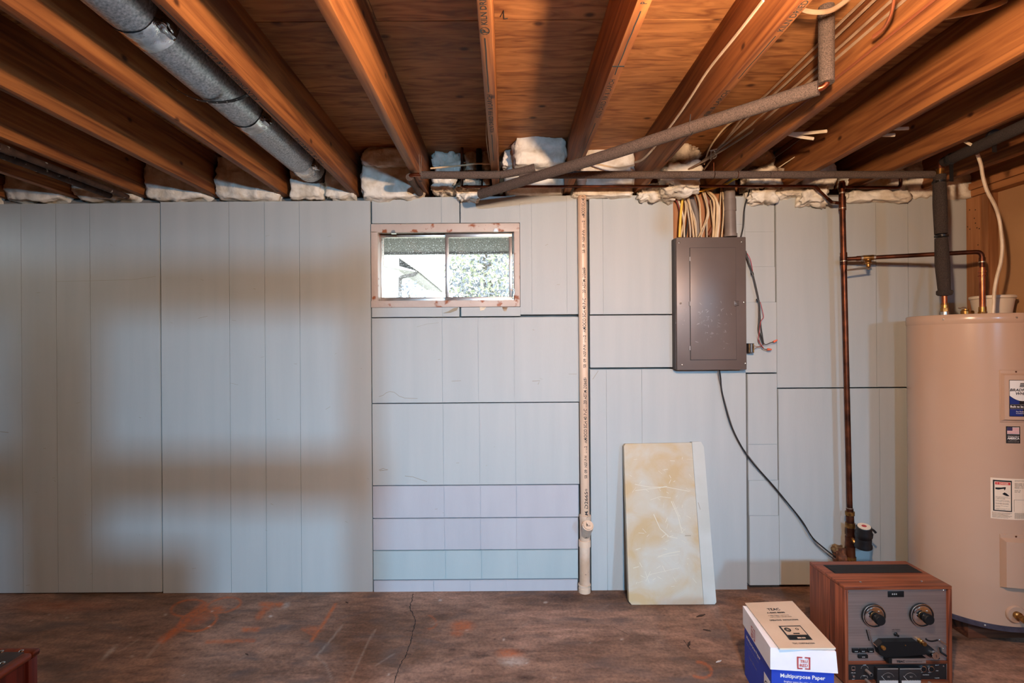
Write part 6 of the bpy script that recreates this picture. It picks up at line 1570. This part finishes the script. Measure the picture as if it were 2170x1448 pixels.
obj('soffit', MB().hull([cw_.xz.to_3d() * 0 + Vector((cw_.x - 0.6, HY - 0.4, U(846, 566, HY).z)), Vector((rb.x - 0.1, HY - 0.75, rb.z)), Vector((rb.x - 0.1, HY + 7, rb.z)), Vector((cw_.x - 0.6, HY + 7, U(846, 566, HY).z))],
                        [Vector((cw_.x - 0.6, HY - 0.4, U(846, 556, HY).z)), Vector((rb.x - 0.1, HY - 0.75, rb.z + 0.05)), Vector((rb.x - 0.1, HY + 7, rb.z + 0.05)), Vector((cw_.x - 0.6, HY + 7, U(846, 556, HY).z))]), 'shingle', ns, smooth=False)
obj('downspout', MB().tube(smooth_path([U(884, 575, HY - 0.7), U(878, 582, HY - 0.6), U(862, 585, HY - 0.4), U(850, 589, HY - 0.1), U(848, 600, HY - 0.1), U(848, 680, HY - 0.1)]), 0.07, 8), 'panel_dark', ns)
def foliage(name, parent, cx, cy, cz, rx, ry, rz, n, size, mats):
    for mi, m_ in enumerate(mats):
        mb = MB(); vs_ = []; fs_ = []
        for k in range(n):
            while True:
                p_ = Vector((rnd.uniform(-1, 1), rnd.uniform(-1, 1), rnd.uniform(-1, 1)))
                if 0.25 < p_.length < 1: break
            q = Vector((cx + p_.x * rx, cy + p_.y * ry, cz + p_.z * rz))
            a = Vector((rnd.gauss(0, 1), rnd.gauss(0, 1), rnd.gauss(0, 1))).normalized(); b = a.orthogonal().normalized()
            s = size * rnd.uniform(0.6, 1.4); o_ = len(vs_)
            vs_ += [q - a * s, q + b * s * 0.45 + Vector((0, 0, s * 0.1)), q + a * s, q - b * s * 0.45 + Vector((0, 0, s * 0.1))]
            fs_ += [(o_, o_ + 1, o_ + 2, o_ + 3)]
        obj(name, mb.add(vs_, fs_), m_, parent, smooth=False, kind='stuff')
ty = 9.0
tc_ = U(1030, 590, ty)
tr = thing('leafy_tree', (tc_.x, ty, 1.45), 'sunlit leafy tree outside the sliding window', 'tree')
obj('trunk', MB().tube([(tc_.x, ty, 1.45), (tc_.x + 0.05, ty, 2.2), (tc_.x, ty, 3.2)], [0.12, 0.1, 0.05], 10), 'bark', tr)
foliage('leaves', tr, tc_.x, ty, tc_.z + 0.05, 0.72, 0.7, 0.75, 1500, 0.05, ('leaf', 'leaf_dark'))
bc_ = U(868, 625, 12.0)
bu = thing('low_bush', (bc_.x, 12, 1.45), 'small bush beside the white neighbouring house', 'bush')
obj('stem', MB().tube([(bc_.x, 12, 1.45), (bc_.x, 12, bc_.z)], [0.05, 0.02], 8), 'bark', bu)
foliage('leaves', bu, bc_.x, 12, bc_.z - 0.15, 0.45, 0.3, 0.5, 260, 0.05, ('leaf_dark',))
